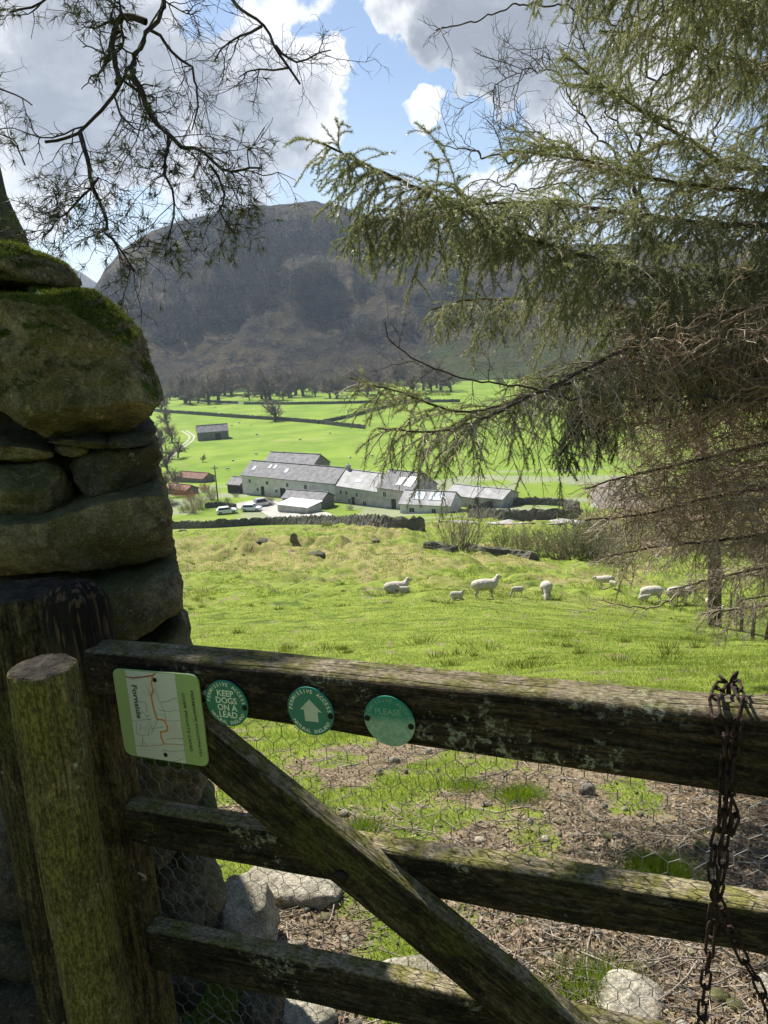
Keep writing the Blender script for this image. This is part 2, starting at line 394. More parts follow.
def gz0(x, y):
    x = np.asarray(x, float); y = np.asarray(y, float)
    z = np.interp(y, _ys, _zs2) + 1.6
    w = sstep(6, 25, y) * (1 - sstep(92, 122, y))
    z = z + w * (0.30 * fbm(x / 9, y / 7, 0, 3, 5) * sstep(14, 40, y) + 0.35 * fbm(x / 30, y / 26, 0, 2, 9) * sstep(30, 60, y))
    z = z - 0.15 * np.clip(x - 3.0, 0, 14) * sstep(7, 20, y) * (1 - sstep(60, 100, y))
    # knolls and hollow in the far part of the pasture
    kx = np.exp(-((x + 8.5) / 10.0) ** 2 - ((y - 66) / 8.0) ** 2)
    z = z + kx * (1.9 * fbm(x / 2.6, y / 3.0, 0, 4, 21) - 1.6 * np.abs(fbm(x / 3.4, y / 2.4, 0, 3, 22)) + 0.6)
    z = z + 3.0 * fbm(x / 140, y / 140, 0, 2, 13) * sstep(90, 200, np.abs(x)) * sstep(30, 200, y)
    return z
def gz(x, y):
    x = np.asarray(x, float); y = np.asarray(y, float)
    z = gz0(x, y)
    near = 1 - sstep(8, 30, y)
    mid = sstep(2, 8, y) * (1 - sstep(60, 130, y))
    z = z + near * 0.022 * fbm(x * 2.2, y * 2.2, 0, 4, 3) * sstep(-1, 1.0, y) + near * 0.010 * fbm(x * 11, y * 11, 0, 3, 4)
    z = z + mid * (0.07 * fbm(x / 1.1, y / 1.3, 0, 3, 6)) + sstep(22, 40, y) * (1 - sstep(95, 120, y)) * 0.8 * (np.abs(fbm(x / 1.9, y / 2.2, 0, 3, 66)) - .2)
    return z
def hit(px, py, y0=1.0, y1=900.0, dz=0.0):
    r = ray(px, py)
    t = np.geomspace(y0, y1, 4000) / r[1]
    P = CAM[None] + t[:, None] * r[None]
    d = P[:, 2] - gz0(P[:, 0], P[:, 1]) - dz
    i = np.argmax(d < 0)
    if d[i] >= 0: return P[-1]
    if i == 0: return P[0]
    a = d[i-1] / (d[i-1] - d[i]); p = P[i-1] * (1 - a) + P[i] * a
    return p

# masks: dirt, rough (straw-coloured tussocks), yard (stony track / farmyard)
def dirtmask(x, y):
    n = fbm(x * 1.3, y * 1.3, 0, 4, 41)
    base = sstep(-0.4, 0.9, x + 0.25 * (y - 2.5)) * (1 - sstep(2.8, 4.2, y - 0.62 * x)) * .70
    base = base * .85 + 0.45 * (1 - sstep(1.9, 3.6, y))
    left = (1 - sstep(0.2, 1.2, x)) * (1 - sstep(3.4, 6.0, y)) * 0.46
    gap = np.exp(-(((x - 0.1) / 0.7) ** 2 + ((y - 3.0) / 0.6) ** 2)) * 0.2
    return np.clip(np.maximum(base, left) + 0.45 * n + 0.95 * fbm(x * 4.2, y * 4.2, 0, 4, 43), 0, 1) * sstep(-3, 0, y)
farm_l = hit(170, 520); farm_r = hit(580, 512)
def yardmask(x, y):
    u = fbm(x / 7, y / 7, 0, 3, 77)
    m_ = .55*sstep(104, 116, y + 6*u) * (1 - sstep(205, 216, y + 6*u)) * sstep(-62, -48, x + 8*u) * (1 - sstep(58, 72, x + 6*u))
    g = fbm(x / 12, y / 9, 0, 3, 99)
    return m_ * sstep(0.05, 0.3, g + 0.12 * sstep(-60, 0, -x) )
def roughmask(x, y):
    n = fbm(x / 5, y / 6, 0, 4, 55)
    w = sstep(22, 45, y) * (1 - sstep(95, 110, y))
    k = np.exp(-((x + 6) / 16.0) ** 2 - ((y - 60) / 20.0) ** 2)
    return np.clip(w * sstep(0.0, 0.45, n + 0.0 + 0.6 * k), 0, 1)

# ground sheet: non-uniform grid, fine near the gate
def axis_pos(a, b, n, d0): # geometric spacing
    return np.concatenate([[0], np.cumsum(np.geomspace(d0, b, n))])
gy = np.concatenate([np.linspace(-260, -4, 50, endpoint=False), np.linspace(-4, 1.0, 26, endpoint=False), 1.0 + np.concatenate([[0], np.cumsum(np.geomspace(0.016, 9.0, 820))])])
gy = gy[gy < 1500]
s_ = np.linspace(-1, 1, 661)
gx = np.sinh(s_ * 8.0) / np.sinh(8.0) * 1500
X, Y = np.meshgrid(gx, gy)
Z = gz(X, Y)
V = np.stack([X.ravel(), Y.ravel(), Z.ravel()], 1)
ny, nx = X.shape
i, j = np.meshgrid(np.arange(ny - 1), np.arange(nx - 1), indexing='ij')
Fq = np.stack([i*nx+j, i*nx+j+1, (i+1)*nx+j+1, (i+1)*nx+j], -1).reshape(-1, 4)

mt, t = newmat('ground'); M['ground'] = mt
geo = t.n('ShaderNodeNewGeometry'); P = geo.outputs['Position']
def attr(nm): return t.n('ShaderNodeAttribute', attribute_name=nm).outputs['Fac']
n1 = t.noise(P, 0.25, 4); n2 = t.noise(P, 2.2, 6, 0.65); n3 = t.noise(P, 18, 5, 0.65); n4 = t.noise(P, 90, 5, 0.7)
g = t.mix(t.ramp(n2, 0.3, 0.7), (0.125, 0.17, 0.022), (0.22, 0.265, 0.045))
g = t.mix(t.math('MULTIPLY', t.ramp(n3, 0.5, 0.72), 0.5), g, (0.06, 0.11, 0.018))
far = t.mix(t.ramp(t.noise(P, 0.05, 8, .65), 0.35, 0.65), (0.12, 0.20, 0.022), (0.195, 0.275, 0.036)); far = t.mix(t.math('MULTIPLY', t.ramp(t.noise(P, .35, 6, .7), .52, .7), .45), far, (.12, .17, .03)); far = t.mix(t.math('MULTIPLY', t.ramp(t.noise(t.mapping(P, (.3, 1, 1)), .06, 5, .6, .8), .6, .68), .5), far, (.26, .29, .08))
sy = t.n('ShaderNodeSeparateXYZ', i0=P).outputs[1]
g = t.mix(t.math('MULTIPLY', t.ramp(t.noise(P, 0.9, 6, 0.7, 0.5), 0.52, 0.64), t.ramp(sy, 8.0, 25.0)), g, (0.065, 0.10, 0.02))
g = t.mix(t.ramp(sy, 90.0, 200.0), g, far)
straw = t.mix(t.ramp(n3, 0.35, 0.65), (0.16, 0.125, 0.05), (0.36, 0.31, 0.13))
g = t.mix(t.math('MULTIPLY', attr('rough'), t.ramp(n2, 0.35, 0.6)), g, straw)
dirt = t.mix(t.ramp(n3, 0.3, 0.7), (0.125, 0.095, 0.058), (0.30, 0.235, 0.155))
dirt = t.mix(t.ramp(n4, 0.55, 0.75), dirt, (0.03, 0.024, 0.018))
g = t.mix(t.ramp(t.math('ADD', attr('dirt'), t.math('MULTIPLY', t.math('SUBTRACT', n3, 0.5), 0.8)), 0.35, 0.6), g, dirt)
yard = t.mix(t.ramp(n2, 0.3, 0.7), (0.20, 0.185, 0.16), (0.33, 0.31, 0.28))
g = t.mix(attr('yard'), g, yard)
t.set(t.bs.inputs['Base Color'], g); t.bs.inputs['Roughness'].default_value = 0.95; t.bs.inputs['Specular IOR Level'].default_value = 0.1
t.set(t.bs.inputs['Normal'], t.bump(t.math('ADD', n3, t.math('MULTIPLY', n4, 0.5)), 0.8, 0.03))
gr = mesh_np('ground', V, Fq, M['ground'], smooth=True); tag(gr, kind='structure')
for nm, fn in (('dirt', dirtmask), ('yard', yardmask), ('rough', roughmask)):
    a = gr.data.attributes.new(nm, 'FLOAT', 'POINT'); a.data.foreach_set('value', fn(V[:, 0], V[:, 1]).astype(np.float32))

# ---------------------------------------------------------------- hills
def ridge_table(pts):
    out = []
    for px, py in pts:
        r = ray(px, py); out.append((math.atan2(r[0], r[1]), r[2] / math.hypot(r[0], r[1])))
    out.sort(); return np.array(out)
RT1 = ridge_table([(-700, 420), (-200, 390), (0, 352), (60, 322), (92, 292), (105, 268), (125, 248), (150, 232), (180, 221), (215, 213), (250, 209), (290, 203), (330, 204), (372, 213), (430, 224), (500, 236), (600, 244), (768, 236), (1000, 200), (1500, 60)])
def hillz(az, r):
    te = np.interp(az, RT1[:, 0], RT1[:, 1])
    x = r * np.sin(az); y = r * np.cos(az)
    H1 = 1.6 + te * 1000 + 7 * fbm(az * 14, 3.3, 0, 3, 65) + 3.2 * fbm(az * 75, 1.3, 0, 3, 67)
    tt = np.clip((r - 640) / 360, 0, 1.0)
    S = 0.55 * tt + 0.45 * sstep(0, 1, tt)
    z0 = gz0(x, np.minimum(y, 640))
    z0 = np.minimum(z0, -44.6)
    z = z0 + (H1 - z0) * S
    amp = np.sin(np.clip(tt, 0, 1) * np.pi) ** 0.7
    z = z + amp * (16 * fbm(x / 90, y / 90, 0, 5, 61) - 17 * np.abs(fbm(x / 50, y / 140, 0, 5, 62)) + 3.5 * fbm(x / 12, y / 16, 0, 3, 64))
    z = z + 1.6 * sstep(0.6, 1, tt) * fbm(x / 14, y / 30, 0, 3, 63)
    z = z + np.clip(r - 1000, 0, None) * (-0.05)
    return z
az = np.linspace(R(-70), R(70), 620); rr = np.concatenate([np.linspace(600, 1010, 170), np.geomspace(1015, 2200, 20)])
AZ, RR = np.meshgrid(az, rr); Zh = hillz(AZ, RR); Zh[RR < 640] -= (640 - RR[RR < 640]) * 0.05 + 0.2
V = np.stack([(RR*np.sin(AZ)).ravel(), (RR*np.cos(AZ)).ravel(), Zh.ravel()], 1); ny, nx = AZ.shape
i, j = np.meshgrid(np.arange(ny - 1), np.arange(nx - 1), indexing='ij')
Fq = np.stack([i*nx+j, i*nx+j+1, (i+1)*nx+j+1, (i+1)*nx+j], -1).reshape(-1, 4)
mt, t = newmat('fell'); geo = t.n('ShaderNodeNewGeometry'); P = geo.outputs['Position']
n1 = t.noise(P, 0.012, 6, 0.6); n2 = t.noise(P, 0.06, 7, 0.7); n3 = t.noise(P, 0.3, 5, 0.7)
c = t.mix(t.ramp(n1, 0.38, 0.62), (0.038, 0.035, 0.028), (0.10, 0.08, 0.045))
c = t.mix(t.ramp(n2, 0.46, 0.60), c, (0.022, 0.022, 0.022))
c = t.mix(t.math('MULTIPLY', t.ramp(n3, 0.52, 0.66), 0.6), c, (0.17, 0.145, 0.09))
zz = t.n('ShaderNodeSeparateXYZ', i0=P).outputs[2]
low = t.ramp(t.math('ADD', zz, t.math('MULTIPLY', n2, 18.0)), -22.0, -36.0)
c = t.mix(t.math('MULTIPLY', low, t.ramp(n1, 0.3, 0.55)), c, (0.07, 0.12, 0.025))
xx = t.n('ShaderNodeSeparateXYZ', i0=P).outputs[0]
gp = t.math('MULTIPLY', t.ramp(xx, 20.0, 70.0), t.math('MULTIPLY', t.ramp(zz, -5.0, -25.0), t.ramp(n1, 0.35, 0.5)))
c = t.mix(t.math('MULTIPLY', gp, t.ramp(n2, .3, .6)), c, (0.07, 0.09, 0.032))
t.set(t.bs.inputs['Base Color'], c); t.bs.inputs['Roughness'].default_value = 1; t.bs.inputs['Specular IOR Level'].default_value = 0.05
t.set(t.bs.inputs['Normal'], t.bump(t.math('ADD', n2, n3), 1.0, 4.0))
hl = mesh_np('hill', V, Fq, mt, smooth=True); tag(hl, kind='structure')
# distant blue fell
RT2 = ridge_table([(-900, 215), (-300, 215), (-80, 238), (0, 252), (40, 258), (62, 262), (80, 270), (100, 284), (140, 300), (220, 310), (700, 300), (1400, 280)])
az2 = np.linspace(R(-70), R(70), 260); rr2 = np.linspace(2300, 3300, 30); AZ, RR = np.meshgrid(az2, rr2)
tt = (RR - 2300) / 700.0; te = np.interp(AZ, RT2[:, 0], RT2[:, 1])
Zf = -50 + (te * 3000 + 50) * np.clip(tt, 0, 1) + 25 * fbm(RR*np.sin(AZ)/300, RR*np.cos(AZ)/300, 0, 4, 71) * np.sin(np.clip(tt, 0, 1)*np.pi) - np.clip(RR-3000, 0, None)*0.2
V = np.stack([(RR*np.sin(AZ)).ravel(), (RR*np.cos(AZ)).ravel(), Zf.ravel()], 1); ny, nx = AZ.shape
i, j = np.meshgrid(np.arange(ny - 1), np.arange(nx - 1), indexing='ij')
Fq = np.stack([i*nx+j, i*nx+j+1, (i+1)*nx+j+1, (i+1)*nx+j], -1).reshape(-1, 4)
hf = mesh_np('far_hill', V, Fq, mt, smooth=True); tag(hf, kind='structure')

# ---------------------------------------------------------------- woods on the hill (uncountable)
def scatter_hill(n, seed):
    g = np.random.default_rng(seed)
    a = g.uniform(R(-26), R(26), n); tq = g.uniform(0.0, 1.0, n)
    r = 640 + 360 * tq
    return a, r, tq, g
def cloud_tree_tris(P, h, w, g, k=46, conifer=True):
    n = len(P)
    u = g.uniform(0, 1, (n, k)) ** (0.75 if conifer else 1.0)
    th = g.uniform(0, 2*np.pi, (n, k))
    if conifer: rad = (1 - u) * w[:, None] * g.uniform(0.35, 1.0, (n, k)) + 0.1; zz = (0.06 + 0.94 * u) * h[:, None]
    else: ph = (u * 2 - 1); rad = np.sqrt(np.clip(1 - ph * ph, 0, 1)) * w[:, None] * g.uniform(0.3, 1, (n, k)); zz = (0.58 + 0.42 * ph) * h[:, None]
    C = P[:, None, :] + np.stack([rad*np.cos(th), rad*np.sin(th), zz], -1)
    C = C.reshape(-1, 3); m_ = len(C)
    s = (0.55 if conifer else 0.35) * np.repeat(h / 12.0, k) * g.uniform(0.7, 1.6, m_)
    out = np.stack([np.cos(th).ravel(), np.sin(th).ravel(), np.full(m_, -0.35 if conifer else 0.3)], -1)
    side = np.cross(out, g.normal(size=(m_, 3)) + np.array([0, 0, 1.5])); side /= np.linalg.norm(side, axis=1)[:, None] + 1e-9
    return C - out * s[:, None] * 0.7, C + out * s[:, None], side * s[:, None] * (0.75 if conifer else 0.25)
a_, r_, t_, g_ = scatter_hill(42000, 5)
x_ = r_*np.sin(a_); y_ = r_*np.cos(a_)
nn = fbm(x_/70, y_/70, 0, 3, 81); nf = fbm(x_/25, y_/25, 0, 2, 82)
pxh = np.degrees(a_)
keep = (t_ > 0.30 + 0.15*nn) & (t_ < 0.93 + 0.1*nn - 0.25*sstep(-4, 8, pxh)) & (nn + 0.6*nf > -0.22 + 0.3*sstep(2, 12, pxh)) & (g_.uniform(size=len(t_)) < 0.75)
xk, yk = x_[keep], y_[keep]; Pk = np.stack([xk, yk, hillz(a_[keep], r_[keep]) - 0.5], 1)
hk = g_.uniform(7, 13, len(xk)); bl = Blades(); b_, tp_, sd_ = cloud_tree_tris(Pk, hk, hk*0.26, g_, 36, True); bl.add(b_, tp_, sd_)
M['conifer'] = leafmat('conifer', [(0.012, 0.022, 0.012), (0.028, 0.042, 0.018)], 0.0, 0.8, None, 0.05)
o = bl.build('conifer_wood', M['conifer']); tag(o, kind='stuff')
o['label'] = 'dark conifer wood covering the fellside'
keep = (t_ < 0.97) & (((t_ < 0.38) & (nf > -0.25)) | (nn < 0.25)) & (g_.uniform(size=len(t_)) < 0.30)
xk, yk = x_[keep], y_[keep]; Pk = np.stack([xk, yk, hillz(a_[keep], r_[keep]) - 0.3], 1)
hk = g_.uniform(5, 11, len(xk)); bl = Blades(); b_, tp_, sd_ = cloud_tree_tris(Pk, hk, hk*0.36, g_, 40, False); bl.add(b_, tp_, sd_)
M['baretwigfar'] = leafmat('bare_wood_twigs', [(0.13, 0.085, 0.055), (0.22, 0.155, 0.10)], 0.0, 0.9, None, 0.05)
o = bl.build('bare_wood', M['baretwigfar']); tag(o, kind='stuff'); o['label'] = 'brown leafless wood and scrub on the fellside'
# ---------------------------------------------------------------- gate frame
G0 = at(384, 712, 1.08)
ge = -norm(ray(-1400, 530))
upw = np.array([0, 0, 1.0]); gup = norm(upw - ge * (ge @ upw)); gaway = np.cross(gup, ge)
GM = frame(G0, ge, gup); GMi = GM.inverted()
def gl(px, py, y=0.0):
    """gate-frame coordinates of the pixel's ray where it meets the plane at depth y behind the rail faces' middle"""
    c = np.array(GMi @ Vector(CAM)); r = np.array(GMi.to_3x3() @ Vector(ray(px, py)))
    return c + r * ((y - c[1]) / r[1])
def gw(p): return np.array(GM @ Vector([float(a) for a in p]))
def gpt(px, py, y=0.0): return gw(gl(px, py, y))

def beam_mesh(L, h0, h1, T0, T1, p=7, seed=0, seg=110, nc=40, rough=1.0, sag=0.0, endcut=0.0, groove=1.0):
    """rough timber along +x from 0 to L; height z, thickness y"""
    th = 2 * np.pi * (np.arange(nc) + 0.5) / nc
    # even spread along the rounded rectangle
    cx, sx = np.cos(th), np.sin(th)
    sq = (np.abs(cx) ** p + np.abs(sx) ** p) ** (-1.0 / p)
    ycs, zcs = cx * sq, sx * sq
    xs = np.concatenate([[0.0, 0.002], np.linspace(0.006, L - 0.006, seg), [L - 0.002, L]])
    end = np.array([0.90, 0.96] + [1.0] * seg + [0.96, 0.90])
    X_, T_ = np.meshgrid(xs, np.arange(nc), indexing='ij')
    f = X_ / L
    hh = (h0 + (h1 - h0) * f) / 2; tt = (T0 + (T1 - T0) * f) / 2
    Yc = ycs[None] * tt * end[:, None]; Zc = zcs[None] * hh * end[:, None]
    n = 0.004 * fbm(X_ * 3, Yc * 25 + seed, Zc * 25, 3, seed) + 0.0028 * fbm(X_ * 4, Yc * 110, Zc * 110 + seed, 3, seed + 3)
    gv = fbm(X_ * 1.5, Yc * 55 + 3 * seed, Zc * 55, 2, seed + 7); n = n - groove * 0.005 * sstep(0.25, 0.6, gv)
    n = n * rough
    nl = norm(np.stack([np.zeros_like(Yc), Yc / (tt * tt), Zc / (hh * hh)], -1))
    zs = sag * np.sin(np.pi * f) + 0.006 * rough * fbm(X_ * 2.2, 0.3 + seed, 0, 2, seed + 11)
    V = np.stack([X_ + nl[..., 0] * 0, Yc + nl[..., 1] * n, Zc + nl[..., 2] * n + zs], -1)
    V[0, :, 0] += 0.004 * fbm(Yc[0] * 40, Zc[0] * 40, seed, 2, 2); V[-1, :, 0] += 0.004 * fbm(Yc[0] * 40, Zc[0] * 40, seed, 2, 5)
    ns = len(xs); V = V.reshape(-1, 3)
    i, j = np.meshgrid(np.arange(ns - 1), np.arange(nc), indexing='ij'); i = i.ravel(); j = j.ravel()
    Fc = np.stack([i*nc+j, (i+1)*nc+j, (i+1)*nc+(j+1) % nc, i*nc+(j+1) % nc], 1).tolist()
    Fc.append([(ns-1)*nc + k for k in range(nc)][::-1]); Fc.append(list(range(nc)))
    return V, Fc
def beam_px(name, a, b, mat, parent, T=0.06, y=0.0, ext=0.0, **kw):
    """a, b: (px, py_top, py_bottom) of the front face's two ends; the front face lies at gate depth y - T/2"""
    yf = y - T / 2
    at_, ab = gl(a[0], a[1], yf), gl(a[0], a[2], yf); bt, bb = gl(b[0], b[1], yf), gl(b[0], b[2], yf)
    A = (at_ + ab) / 2; B = (bt + bb) / 2; A[1] = B[1] = y
    d = B - A; L = np.linalg.norm(d); d = d / L
    hz = lambda p_, q_: abs((p_ - q_)[2]) * abs(d[0]) 
    h0, h1 = hz(at_, ab), hz(bt, bb)
    if ext: h1 = h1 + (h1 - h0) * min(ext, .1); B = B + d * L * ext; L *= 1 + ext
    V, Fc = beam_mesh(L, h0, h1, T, T, **kw)
    x = np.array(GM.to_3x3() @ Vector(d)); z = np.cross(x, np.array(GM.to_3x3() @ Vector((0, 1, 0))))
    return mesh_np(name, V, Fc, mat, parent, frame(gw(A), x, z), smooth=True)

base = gpt(130, 1010, 0); base[2] = 0
gate = empty('field_gate', base, 'weathered lichened wooden field gate with diagonal brace across the foreground', 'gate')
T1 = 0.062
beam_px('top_rail', (84, 650, 695), (768, 713, 801), M['toprail'], gate, T=T1, y=0.0, ext=0.34, seed=3, p=8, sag=-0.002)
beam_px('rail', (118, 806, 843), (768, 913, 962), M['rail'], gate, T=0.04, y=0.012, ext=0.34, seed=5, p=9, sag=0.0)
beam_px('rail', (142, 931, 968), (330, 971, 1011), M['rail'], gate, T=0.04, y=0.012, ext=2.9, seed=8, p=9)
beam_px('rail', (165, 1085, 1130), (330, 1140, 1190), M['rail'], gate, T=0.04, y=0.012, ext=2.9, seed=9, p=9)
# brace
def beam_line(name, pa, pb, wd, T, y, mat, parent, **kw):
    A = gl(*pa, y - T / 2); B = gl(*pb, y - T / 2); A[1] = B[1] = y
    d = norm(B - A); x = np.array(GM.to_3x3() @ Vector(d)); z = np.cross(x, np.array(GM.to_3x3() @ Vector((0, 1, 0))))
    V, Fc = beam_mesh(np.linalg.norm(B - A), wd, wd, T, T, **kw)
    return mesh_np(name, V, Fc, mat, parent, frame(gw(A), x, z), smooth=True)
br = beam_line('brace', (138, 700), (690, 1150), 0.083, 0.036, -0.021, M['brace'], gate, seed=12, p=8, seg=160)
cs0 = gl(768, 757, 0.0); cs0 = np.array([cs0[0] + .27, .03, cs0[2] - .85]); V, Fc = beam_mesh(1.02, .085, .085, .06, .06, p=7, seed=27)
mesh_np('closing_stile', V, Fc, M['rail'], gate, frame(gw(cs0), gup, ge), smooth=True)
# bolt head in the brace
bp = gl(341, 877, -0.041); mb = MB()
mb.tube([gw(bp + np.array([0, .004, 0])), gw(bp), gw(bp - np.array([0, .004, 0]))], [.010, .010, .007], 12)
M['iron'] = simple('dark_iron', (0.02, 0.015, 0.012), 0.7, 0.5, 60, 0.3, 0.4)
mb.build('bolt', M['iron'], br, smooth=True)
# hinge stile with a worn round head
A = gl(78, 640, -0.03); B = gl(155, 1024, -0.03)
sx_ = gl(73, 640, 0.0)
stile_bot = gl(150, 1150, 0.0); stile_top = gl(66, 584, 0.0)
stile_top[0] = stile_top[0]; stile_bot[0] = (gl(139, 1024, 0.0)[0])
A = stile_bot.copy(); A[1] = 0.012; B = np.array([stile_top[0], 0.012, stile_top[2]])
d = norm(B - A); x = np.array(GM.to_3x3() @ Vector(d)); z = np.cross(x, np.array(GM.to_3x3() @ Vector((0, 1, 0))))
L = np.linalg.norm(B - A); V, Fc = beam_mesh(L, 0.100, 0.100, 0.075, 0.08, p=5, seed=21, seg=150, groove=1.6)
k = np.clip((V[:, 0] - (L - 0.055)) / 0.055, 0, 1); sc_ = np.sqrt(np.clip(1 - (k * 0.97) ** 2, 0, 1)); V[:, 1] *= 0.25 + 0.75 * sc_; V[:, 2] *= sc_ * 0.9 + 0.1
mt, t = newmat('stile_timber'); t.nt.nodes.clear()
M['stile2'] = wood('stile_timber', (0.03, 0.023, 0.013), (0.13, 0.105, 0.055), (0.11, 0.10, 0.033), 0.55, 0.5, 7.0)
t = NT(M['stile2'].node_tree); bs = [n for n in M['stile2'].node_tree.nodes if n.type == 'BSDF_PRINCIPLED'][0]
src = bs.inputs['Base Color'].links[0].from_socket; oc = t.n('ShaderNodeTexCoord').outputs['Object']
sp_ = t.n('ShaderNodeSeparateXYZ', i0=oc); hx = sp_.outputs[0]
wear = t.ramp(t.math('ADD', hx, t.math('MULTIPLY', t.noise(oc, 14, 4), 0.10)), L - 0.10, L - 0.02)
blk = t.mix(t.ramp(t.noise(t.mapping(oc, (3, 30, 30)), 4, 4), 0.52, 0.62), (0.012, 0.010, 0.009), (0.09, 0.06, 0.038))
t.set(bs.inputs['Base Color'], t.mix(wear, src, blk))
stile = mesh_np('hinge_stile', V, Fc, M['stile2'], gate, frame(gw(A), x, z), smooth=True)
# staple on stile
mb = MB(); c0 = gl(140, 875, -0.03)
mb.tube([gw(c0 + np.array([.012*math.cos(a), -.002 - .010*math.sin(a)*0.6, .012*math.sin(a)])) for a in np.linspace(-1.6, 1.2, 10)], 0.0016, 6)
M['steel'] = simple('worn_steel', (0.35, 0.34, 0.32), 0.45, 0.2, 40, 0, 0.8)
mb.build('staple', M['steel'], stile, smooth=True)
# chicken wire on the far side
wire = Twigs(); cw, chh = 0.031, 0.034
xa = gl(140, 850, 0.04)[0]; xb = gl(800, 850, 0.04)[0] + 0.1; za = gl(300, 735, 0.04)[2]; zb = za - 0.85
def wp(x, z):
    return np.array([x + 0.006 * float(vnoise(x*6, z*6, 1, 3)) + 0.003 * float(vnoise(x*25, z*25, 1, 5)), 0.045 + 0.014 * float(vnoise(x*5, z*5, 3, 9)), z + 0.008 * float(vnoise(x*5, z*5, 7, 4)) + 0.003 * float(vnoise(x*25, z*25, 9, 5))])
nxw = int((xb - xa) / cw); nzw = int((za - zb) / (chh * 0.75))
for r_i in range(nzw):
    z0 = za - r_i * chh * 0.75; off = (r_i % 2) * cw / 2
    for c_i in range(nxw):
        x0 = xa + c_i * cw + off
        if rng.random() < 0.004: continue
        a = wp(x0, z0); b = wp(x0, z0 - chh * 0.42); l_ = wp(x0 - cw/2, z0 + chh * 0.33); r2 = wp(x0 + cw/2, z0 + chh * 0.33)
        wire.add([gw(a), gw(b)], 0.0007, 4); wire.add([gw(a), gw(l_)], 0.00055, 3); wire.add([gw(a), gw(r2)], 0.00055, 3)
M['wire'] = simple('galvanised_wire', (0.22, 0.22, 0.21), 0.5, 0.35, 30, 0, 0.7)
wire.build('wire_netting', M['wire'], gate)

# ---------------------------------------------------------------- posts
def post(name, label, cat, pxc, topy, dist, rad, mat, seed, height=None, p=2.3, ry=None, tiltz=0.0, group=None):
    top = at(pxc, topy, dist); z0 = -0.1
    e_ = empty(name, (top[0], top[1], float(gz0(top[0], top[1]))), label, cat, group)
    L = top[2] - z0
    V, Fc = beam_mesh(L, rad * 2.04, rad * 2, (ry or rad) * 2.04, (ry or rad) * 2, p=p, seed=seed, seg=150, nc=44, rough=1.1)
    _ = mesh_np('timber', V, Fc, mat, e_, frame((top[0] - 0.0, top[1], z0), (math.sin(tiltz), 0, math.cos(tiltz)), (1, 0.25, 0)), smooth=True)
    return e_
post('gate_stop_post', 'round greenish timber post with a flat sawn top, standing in front of the gate hinge', 'post', 41, 666, 1.10, 0.0465, M['post'], 31)
post('hanging_post', 'broad old mossy timber post with a ragged top, behind the round gate stop post', 'post', 14, 590, 1.40, 0.075, M['oldpost'], 33, p=3.2)
post('gap_shade_strip', 'near-black strip standing in for the shaded gap between the round post and the gate stile', 'post', 93, 668, 1.34, 0.03, M['gapshade'], 35, p=4)  # added dark upright that paints the shadowed gap beside the stile

# ---------------------------------------------------------------- stones
_ico = {}
def ico(sub):
    if sub not in _ico:
        bm = bmesh.new(); bmesh.ops.create_icosphere(bm, subdivisions=sub, radius=1.0)
        bm.verts.ensure_lookup_table(); _ico[sub] = (np.array([v.co[:] for v in bm.verts]), np.array([[v.index for v in f.verts] for f in bm.faces])); bm.free()
    return _ico[sub]
def stone_shape(D, outline, half_t, p, seed, rough=1.0, planes=7, bow=0.0):
    """D unit directions; outline closed polygon (x,z) around its centre; y is thickness"""
    q = np.hypot(D[:, 0], D[:, 2]); r = (q ** p + np.abs(D[:, 1]) ** p) ** (-1.0 / p)
    th = np.arctan2(D[:, 2], D[:, 0]); O = np.asarray(outline, float)
    # radial function of the polygon
    nO = 720; tt = np.linspace(-np.pi, np.pi, nO + 1)[:-1]; Rr = np.zeros(nO); O2 = np.roll(O, -1, axis=0)
    for k, a in enumerate(tt):
        dx, dz = math.cos(a), math.sin(a); best = 0
        for (x1, z1), (x2, z2) in zip(O, O2):
            ex, ez = x2 - x1, z2 - z1; den = dx * ez - dz * ex
            if abs(den) < 1e-12: continue
            s1 = (x1 * ez - z1 * ex) / den; u = (x1 * dz - z1 * dx) / den
            if s1 > 0 and -1e-6 <= u <= 1 + 1e-6: best = max(best, s1)
        Rr[k] = best
    ker = np.hanning(15); ker /= ker.sum(); Rr = np.convolve(np.concatenate([Rr[-7:], Rr, Rr[:7]]), ker, 'valid')
    Rt = np.interp(th, np.append(tt, np.pi), np.append(Rr, Rr[0]))
    V = np.stack([D[:, 0] * r * Rt, D[:, 1] * r * half_t, D[:, 2] * r * Rt], 1)
    size = (Rr.mean() + half_t) / 2
    g = np.random.default_rng(seed)
    for k in range(planes):
        n = norm(g.normal(size=3) * np.array([0.8, 1.0, 0.8])); sup = np.max(V @ n); d = sup * g.uniform(0.80, 0.93)
        ex = np.clip(V @ n - d, 0, None); V = V - np.outer(ex * 0.97, n)
    nl = norm(V / np.array([Rr.mean() ** 2, half_t ** 2, Rr.mean() ** 2]))
    s = seed * 3.1; v = V / size
    h = 0.055 * fbm(v[:, 0]*1.3 + s, v[:, 1]*1.3, v[:, 2]*1.6, 3, seed) - 0.05 * np.abs(fbm(v[:, 0]*2.5 + s, v[:, 1]*2.5, v[:, 2]*3, 3, seed + 5)) + 0.020 * fbm(v[:, 0]*8, v[:, 1]*9 + s, v[:, 2]*9, 4, seed + 9)
    st = np.floor((v[:, 2] + 0.25 * v[:, 0] + 0.2 * fbm(v[:, 0]*2, v[:, 1]*2, v[:, 2]*2 + s, 2, seed)) * 5)
    h = h + 0.03 * (_hash(st, st * 0, st * 0, seed) - 0.5)
    return V + nl * (h * size * rough)[:, None]
